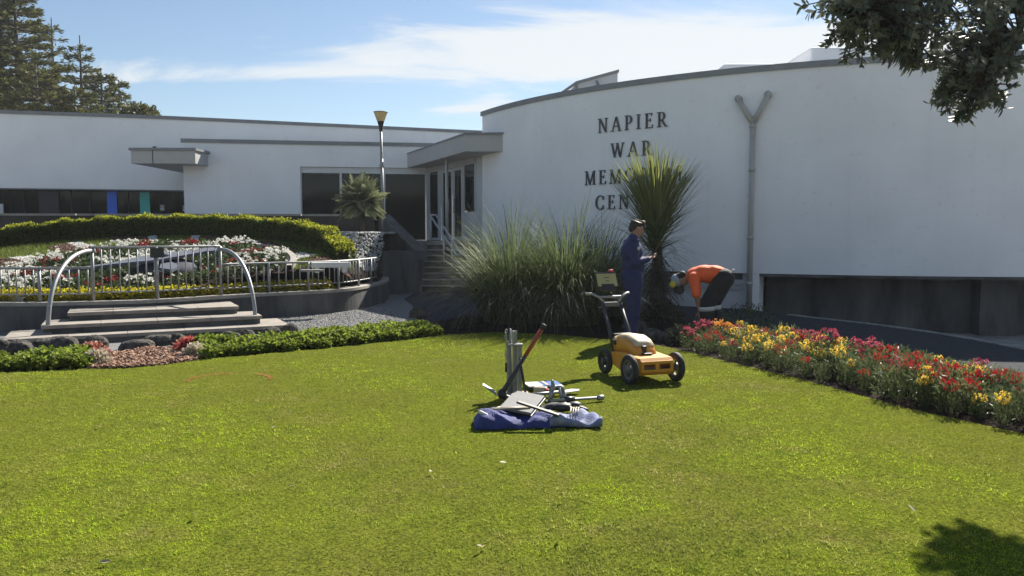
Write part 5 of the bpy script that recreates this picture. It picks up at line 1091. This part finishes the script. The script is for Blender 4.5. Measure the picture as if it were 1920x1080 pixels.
    L_ = lambda t: s0_+(d-s0_)*t
    MB().tube([L_(0), L_(.1), L_(.55)], [.034, .024, .019], 10).build('handle', pmat('black_handle', (.03, .03, .032), .5), o); MB().tube([L_(.55), L_(.92)], [.019, .021], 10).build('grip', pmat('red_grip', (.30, .045, .03), .5), o); MB().tube([L_(.92), L_(.99)], [.022, .024], 10).build('end_cap', MT['black'], o)
    MB().tube([L_(.01)-Vector((.03, 0, .02)), L_(.0), L_(.05)], [.03, .045, .04], 10).build('eye_collar', MT['black'], o)
    hd_ = MB(); hd_.add([(-.05, -.03, .09), (-.05, .03, .09), (-.17, .05, .16), (-.17, -.05, .16), (-.04, -.03, .05), (-.04, .03, .05), (-.165, .05, .148), (-.165, -.05, .148)], [(0, 1, 2, 3), (7, 6, 5, 4), (0, 4, 5, 1), (1, 5, 6, 2), (2, 6, 7, 3), (3, 7, 4, 0)]); recalc(hd_.build('blade', MT['steel'], o)); MB().tube([(0, 0, .055), (.07, -.01, .03), (.14, -.03, -.01)], [.03, .024, .008], 8).build('spike', MT['black'], o)
    # blue and white folder
    p = P(1018, 728); o = empty('survey_folder', p, radians(14), 'blue and white flat folder lying on the lawn behind the tools', 'folder')
    MB().bevbox((0, 0, .028), (.36, .24, .03), .008).build('case', MT['black'], o); MB().bevbox((.075, .0, .046), (.19, .22, .006), .002).build('cover', pmat('blue_cover', (.06, .14, .40), .4), o); MB().bevbox((-.10, .0, .046), (.15, .22, .006), .002).build('cover', MT['white'], o); MB().bevbox((.02, -.0, .052), (.03, .2, .004), .001).build('band', MT['cream'], o)
    MB().capsule((.05, .11, .05), (.09, .11, .05), .008, .008).build('clip', MT['black'], o)
    # garden spade
    p = P(1008, 748); q2 = P(1075, 738); o = empty('spade', p, 0, 'steel spade lying flat with its blade towards the cart', 'spade'); d = q2-p; u_ = d.normalized(); v_ = Vector((-u_.y, u_.x, 0)); up = Vector((0, 0, 1))
    MB().tube([-u_*.1+up*.05, d*.62+up*.035], .016, 8).build('shaft', MT['steel'], o)
    m = MB(); c0 = d*.55; A = [c0-v_*.05, c0+u_*.22-v_*.055, c0+u_*.27, c0+u_*.22+v_*.055, c0+v_*.05]; m.extrude([x_+up*.028 for x_ in A], up*.008); recalc(m.build('blade', MT['steel'], o))
    # long bar
    p = P(1066, 758); q2 = P(1131, 751); o = empty('digging_bar', p, 0, 'long steel bar with socket end pointing right on the lawn', 'bar'); d = q2-p
    MB().tube([-d*.5+Vector((0, 0, .05)), d*.85+Vector((0, 0, .03))], .014, 8).build('shaft', MT['steel'], o); MB().tube([d*.83+Vector((0, 0, .03)), d+Vector((0, 0, .03))], .024, 10).build('socket', MT['steel'], o); MB().tube([-d*.1+Vector((0, 0, .045)), d*.14+Vector((0, 0, .04))], .03, 10).build('sleeve', MT['black'], o)
    # clamp tool, red tipped hammer, boot
    p = P(1043, 757); o = empty('pipe_clamp', p, radians(20), 'upright grey cast pipe clamp among the tools', 'clamp')
    m = MB(); m.tube(bez((-.05, 0, .12), (-.03, 0, .17), (.05, 0, .18), (.07, 0, .10), 10), [.02+.008*sin(i) for i in range(11)], 8); m.tube([(.07, 0, .11), (.08, -.01, .01)], [.026, .018], 8); m.tube([(-.05, 0, .13), (-.06, 0, .02)], [.02, .024], 8); m.build('jaw', MT['steel'], o); m = MB().bevbox((.0, 0, .015), (.2, .1, .03), .01); m.build('foot', MT['black'], o); MB().capsule((-.03, 0, .16), (-.04, 0, .21), .02, .014).build('screw', MT['steel'], o); MB().tube([(.02, -.02, .15), (.04, -.03, .03)], .012, 6).build('tie_rod', MT['steel'], o)
    p = P(1022, 741); o = empty('club_hammer', p, radians(-12), 'club hammer with pale head and red tape beside the clamp', 'hammer'); MB().bevbox((-.05, .03, .045), (.13, .06, .06), .012).build('head', MT['cream'], o); MB().tube([(0, .02, .05), (.1, -.12, .03)], .014, 8).build('handle', MT['black'], o); MB().tube([(.015, .0, .052), (.045, -.04, .045)], .018, 8).build('tape', pmat('red_tape', (.5, .07, .06), .6), o)
    p = P(1056, 774); o = empty('work_glove', p, radians(10), 'pair of dark work gloves dropped beside the bag flap', 'gloves')
    m = MB(); m.ball((0, 0, .05), (.10, .055, .04)); m.ball((.1, .01, .06), (.07, .045, .035)); 
    for k in range(4): m.capsule((.14, -.03+.022*k, .05), (.21, -.035+.024*k, .025), .014, .012)
    m.capsule((.05, -.05, .05), (.10, -.09, .03), .014, .012); remeshed(m, 'glove', .008, MT['black'], o, 4)
    m = MB(); m.ball((-.06, .06, .045), (.1, .05, .035)); 
    for k in range(4): m.capsule((-.13, .04+.022*k, .045), (-.2, .03+.024*k, .02), .014, .012)
    remeshed(m, 'glove', .008, pmat('grey_glove', (.07, .07, .068), .8), o, 4)
    # loose rods
    for (x0, y0, x1, y1, lab, mat) in ((985, 768, 1055, 758, 'thin black probe rod lying behind the board', 'black'), (912, 771, 945, 762, 'short pale rod left of the grey board', 'cream')):
        a, b_ = P(x0, y0, .02), P(x1, y1, .05); o = empty('probe_rod', a, 0, lab, 'rod'); MB().tube([(0, 0, 0), b_-a], .012, 8).build('shaft', MT[mat], o); MB().tube([b_-a, (b_-a)*1.1], [.018, .014], 8).build('tip', MT['steel'], o)
tools()

# ------------------------------------------------------------------ people
SKIN = pmat('skin', (.36, .20, .14), .55, .08, 12); 
def fingers(m, c, d, n_, side, curl=.5, s_=1., wrist=None):
    """palm at c pointing along d, palm normal n_, five fingers curling towards the palm normal"""
    d = Vector(d).normalized(); n_ = Vector(n_).normalized(); w_ = d.cross(n_).normalized()*side; c = Vector(c)
    for k in range(4): m.capsule(c+w_*(.027-.018*k)*s_-d*.02*s_, c+w_*(.03-.02*k)*s_+d*.04*s_, .014*s_, .0115*s_, 8)
    for k, L in enumerate((.062, .072, .067, .052)):
        b = c+w_*(.030-.02*k)*s_+d*.04*s_; k1 = b+(d*cos(curl)+n_*sin(curl))*L*.55*s_; k2 = k1+(d*cos(curl*2.2)+n_*sin(curl*2.2))*L*.5*s_
        m.capsule(b, k1, .0098*s_, .009*s_, 8); m.capsule(k1, k2, .009*s_, .0075*s_, 8)
    t0_ = c+w_*.035*s_-d*.015*s_; t1_ = t0_+(w_*.7+d*.5+n_*.5).normalized()*.038*s_; t2_ = t1_+(d*.8+n_*.7).normalized()*.03*s_; m.capsule(t0_, t1_, .012*s_, .0105*s_, 8); m.capsule(t1_, t2_, .0105*s_, .0085*s_, 8)
    if wrist is not None: m.capsule(wrist, c-d*.02*s_, .027*s_, .024*s_, 10)
def standing():
    p = gp(1184, 641); o = empty('person', (p.x, p.y, .03), radians(8), 'standing worker in blue overalls looking down at their hands', 'person')
    blue = pmat('blue_overalls', (.016, .021, .095), .8, .25, 8, 1., 11)
    m = MB()
    for s_ in (-1, 1):
        m.capsule((0, s_*.085, .93), (.03*s_+.02, s_*.1, .5), .135, .105); m.capsule((.03*s_+.02, s_*.1, .5), (.03*s_-.02, s_*.11, .08), .105, .095)
        m.capsule((-.02, s_*.165, 1.42), (-.035, s_*.225, 1.14), .074, .058); m.capsule((-.035, s_*.225, 1.14), (.2, s_*.10, 1.19), .058, .046)
    m.ball((-.01, 0, .95), (.165, .185, .15)); m.ball((.015, 0, 1.10), (.17, .18, .2)); m.ball((-.01, 0, 1.29), (.165, .2, .19)); m.capsule((-.02, -.12, 1.43), (-.02, .12, 1.43), .078, .078); m.capsule((-.01, 0, 1.44), (.012, 0, 1.51), .085, .068)
    ov = remeshed(m, 'overalls', .014, blue, o, 5)
    b = MB(); b.capsule((0, 0, 1.2), (.0, 0, 1.44), .06, .055); b.capsule((0, 0, 1.42), (.04, 0, 1.56), .055, .052); R = Matrix.Rotation(radians(20), 3, 'Y'); hc = Vector((.06, 0, 1.645)); H = lambda v: hc+R@Vector(v)
    b.ball(hc, (.098, .076, .112), R); b.ball(H((.03, 0, -.055)), (.066, .056, .065), R); b.capsule(H((.088, 0, .0)), H((.112, 0, -.026)), .012, .017, 8); b.ball(H((.08, 0, -.055)), (.024, .03, .012), R); b.ball(H((.075, 0, -.085)), (.028, .028, .02), R)
    for s_ in (-1, 1):
        b.ball(H((-.005, s_*.077, -.005)), (.022, .012, .032), R); b.ball(H((.078, s_*.03, .022)), (.022, .026, .01), R)
        b.capsule((0, s_*.05, 1.42), (-.02, s_*.165, 1.42), .05, .045); b.capsule((-.02, s_*.165, 1.42), (-.035, s_*.225, 1.14), .045, .036); b.capsule((-.035, s_*.225, 1.14), (.2, s_*.10, 1.19), .036, .028); fingers(b, (.265, s_*.06, 1.205), (.85, -s_*.45, .1), (0, -s_*.4, 1), -s_, .55, 1.05, (.2, s_*.10, 1.19))
        b.capsule((0, s_*.085, .9), (.02, s_*.095, .5), .08, .05); b.capsule((.02, s_*.095, .5), (-.02, s_*.1, .06), .05, .04); b.ball((.02, s_*.1, .05), (.09, .04, .04))
    b.ball((0, 0, 1.05), (.1, .13, .2)); body = remeshed(b, 'body', .0075, SKIN, o, 3)
    for s_ in (-1, 1):
        e = MB().ball(H((.088, s_*.03, .008)), (.009, .012, .008), R); e.build('eye', MT['black'], o)
        t = MB(); t.ball((.035, s_*.1, .045), (.135, .052, .05)); t.capsule((-.02, s_*.1, .06), (-.02, s_*.1, .15), .062, .064); remeshed(t, 'boot', .012, MT['black'], o, 3)
    hm_ = MB(); hm_.ball(H((-.022, 0, .025)), (.098, .084, .105), R); hm_.ball(H((.03, 0, .075)), (.07, .07, .045), R); hm_.ball(H((-.06, 0, -.03)), (.055, .07, .06), R); remeshed(hm_, 'hair', .01, pmat('grey_hair', (.03, .027, .025), .95, .3, 30, .6, 90), o, 2)
    MB().bevbox(H((.058, 0, .115)), (.055, .09, .035), .012, R).build('head_lamp', pmat('lamp_shell', (.4, .28, .2), .5), o)
    st_ = MB(); n = 20; st_.tube([H((.100*cos(2*pi*k/n)-.015, .088*sin(2*pi*k/n), .075)) for k in range(n+1)], .008, 5, False); st_.build('lamp_strap', MT['black'], o)
    MB().lathe([(.025, 0), (.025, .002)], 16, Matrix.Translation((.02, -.245, 1.35))@Matrix.Rotation(pi/2, 4, 'X')).build('sleeve_badge', MT['wallgrey'], o)
standing()
def bending():
    p = gp(1330, 634); o = empty('person', (p.x, p.y, .03), radians(-14), 'worker in orange shirt bending down beside the flower bed', 'person')
    org = pmat('hi_vis_orange', (.88, .13, .025), .75, .08, 8, .9, 11); blk = pmat('black_trousers', (.014, .015, .017), .85, .3, 10, 1., 11)
    m = MB()
    for s_ in (-1, 1): m.capsule((.20, s_*.085, .88), (.0+.05*s_, s_*.13, .5), .155, .115); m.capsule((.0+.05*s_, s_*.13, .5), (.03+.05*s_, s_*.135, .08), .115, .10)
    m.ball((.2, 0, .90), (.17, .185, .14), Matrix.Rotation(.5, 3, 'Y')); tr = remeshed(m, 'trousers', .014, blk, o, 5)
    for s_ in (-1, 1): MB().tube([(.005+.05*s_, s_*.13, .40), (.0+.05*s_, s_*.13, .465)], [.117, .121], 18).build('reflective_band', MT['white'], o)
    m = MB(); m.ball((.09, 0, .965), (.2, .165, .115), Matrix.Rotation(.25, 3, 'Y')); m.ball((-.08, 0, .955), (.22, .18, .135)); m.ball((-.22, 0, .92), (.15, .19, .135), Matrix.Rotation(-.5, 3, 'Y')); m.ball((.02, 0, .88), (.12, .12, .09))
    for s_ in (-1, 1): m.capsule((-.24, s_*.15, .90), (-.20, s_*.21, .66), .088, .072)
    remeshed(m, 'shirt', .014, org, o, 5)
    b = MB(); b.capsule((.15, 0, .93), (-.2, 0, .93), .09, .1); b.capsule((-.26, 0, .91), (-.40, 0, .88), .058, .055); ax = Vector((-.86, 0, -.5)).normalized(); hc = Vector((-.44, 0, .855)); R = ax.to_track_quat('Z', 'Y').to_matrix()
    fd_ = Vector((-.5, 0, -.86)).normalized(); fdn = (Vector((.35, 0, -.94))).normalized()     # face looks down
    b.ball(hc, (.078, .095, .115), R); b.ball(hc+fdn*.05-ax*.04, (.06, .06, .06)); b.capsule(hc+fdn*.09+ax*.0, hc+fdn*.115-ax*.02, .012, .016, 8); b.ball(hc+fdn*.09-ax*.05, (.03, .03, .02))
    for s_ in (-1, 1):
        b.ball(hc+Vector((0, s_*.078, 0)), (.03, .012, .025)); b.capsule((-.2, s_*.08, .92), (-.24, s_*.15, .90), .06, .05); b.capsule((-.24, s_*.15, .90), (-.20, s_*.21, .66), .05, .042); b.capsule((-.20, s_*.21, .66), (-.15, s_*.13, .40), .044, .032); fingers(b, (-.135, s_*.115, .335), (.12, -s_*.15, -1), (-.3, -s_*1, 0), s_, .5, 1.05, (-.15, s_*.13, .40))
        b.capsule((.21, s_*.085, .89), (-.03, s_*.1, .5), .08, .05); b.capsule((-.03, s_*.1, .5), (.02, s_*.105, .06), .05, .04); b.ball((-.02, s_*.105, .05), (.09, .04, .04))
    b.ball((.17, 0, .9), (.11, .13, .1)); remeshed(b, 'body', .0075, SKIN, o, 3)
    for s_ in (-1, 1):
        MB().ball(hc+fdn*.088+Vector((0, s_*.032, 0))+ax*.015, (.009, .011, .009)).build('eye', MT['black'], o)
        t = MB(); t.ball((-.03, s_*.105, .045), (.135, .052, .05)); t.capsule((.02, s_*.105, .06), (.02, s_*.105, .15), .064, .066); remeshed(t, 'boot', .012, MT['black'], o, 3)
    h = MB(); h.ball(hc-fdn*.022+ax*.012, (.082, .098, .112), R); h.ball(hc-fdn*.05-ax*.05, (.06, .075, .07)); remeshed(h, 'hair', .01, pmat('dark_hair', (.02, .017, .015), .7, .3, 30, .6, 90), o, 2)
    cp = MB(); cp.ball(hc+ax*.055-fdn*.02, (.094, .107, .085), R); remeshed(cp, 'cap', .01, pmat('pale_cap', (.36, .40, .46), .7), o, 2); br = MB(); br.ball(hc+ax*.07+fdn*.115, (.075, .085, .012), R@Matrix.Rotation(pi/2, 3, 'Y')); br.build('cap_peak', MT['black'], o)
    for s_ in (-1, 1): MB().lathe([(.025, -.02), (.05, -.018), (.052, .012), (.03, .025)], 18, Matrix.Translation(hc+ax*.13+Vector((0, s_*.09, 0)))@Matrix.Rotation(-s_*pi/2, 4, 'X')).build('ear_cup', pmat('yellow_cup', (.62, .52, .05), .4), o)
    k = 16; MB().tube([hc+ax*(.115+.075*sin(pi*i/k))+Vector((0, .095*cos(pi*i/k), 0)) for i in range(k+1)], .011, 6).build('headband', MT['black'], o)
    MB().bevbox((.325, 0, 1.0), (.03, .2, .07), .012, Matrix.Rotation(.7, 3, 'Y')).build('shirt_tail', pmat('grey_undershirt', (.4, .42, .46), .8), o)
bending()

# ------------------------------------------------------------------ air volume added in place of lens glare
def glare_veil():
    m = bpy.data.materials.new('glare_veil_air'); m.use_nodes = True; N = m.node_tree.nodes; N.clear(); out = N.new('ShaderNodeOutputMaterial'); v = N.new('ShaderNodeVolumePrincipled')
    v.inputs['Color'].default_value = (.86, .92, 1., 1); v.inputs['Density'].default_value = .0005; v.inputs['Anisotropy'].default_value = .35; m.node_tree.links.new(v.outputs[0], out.inputs['Volume'])
    o = MB().box((0, 19, 10.2), (192, 162, 23.4)).build('glare_veil', m); tag(o, 'thin air volume added to stand in for lens glare', 'glare_veil', kind='stuff')
glare_veil()
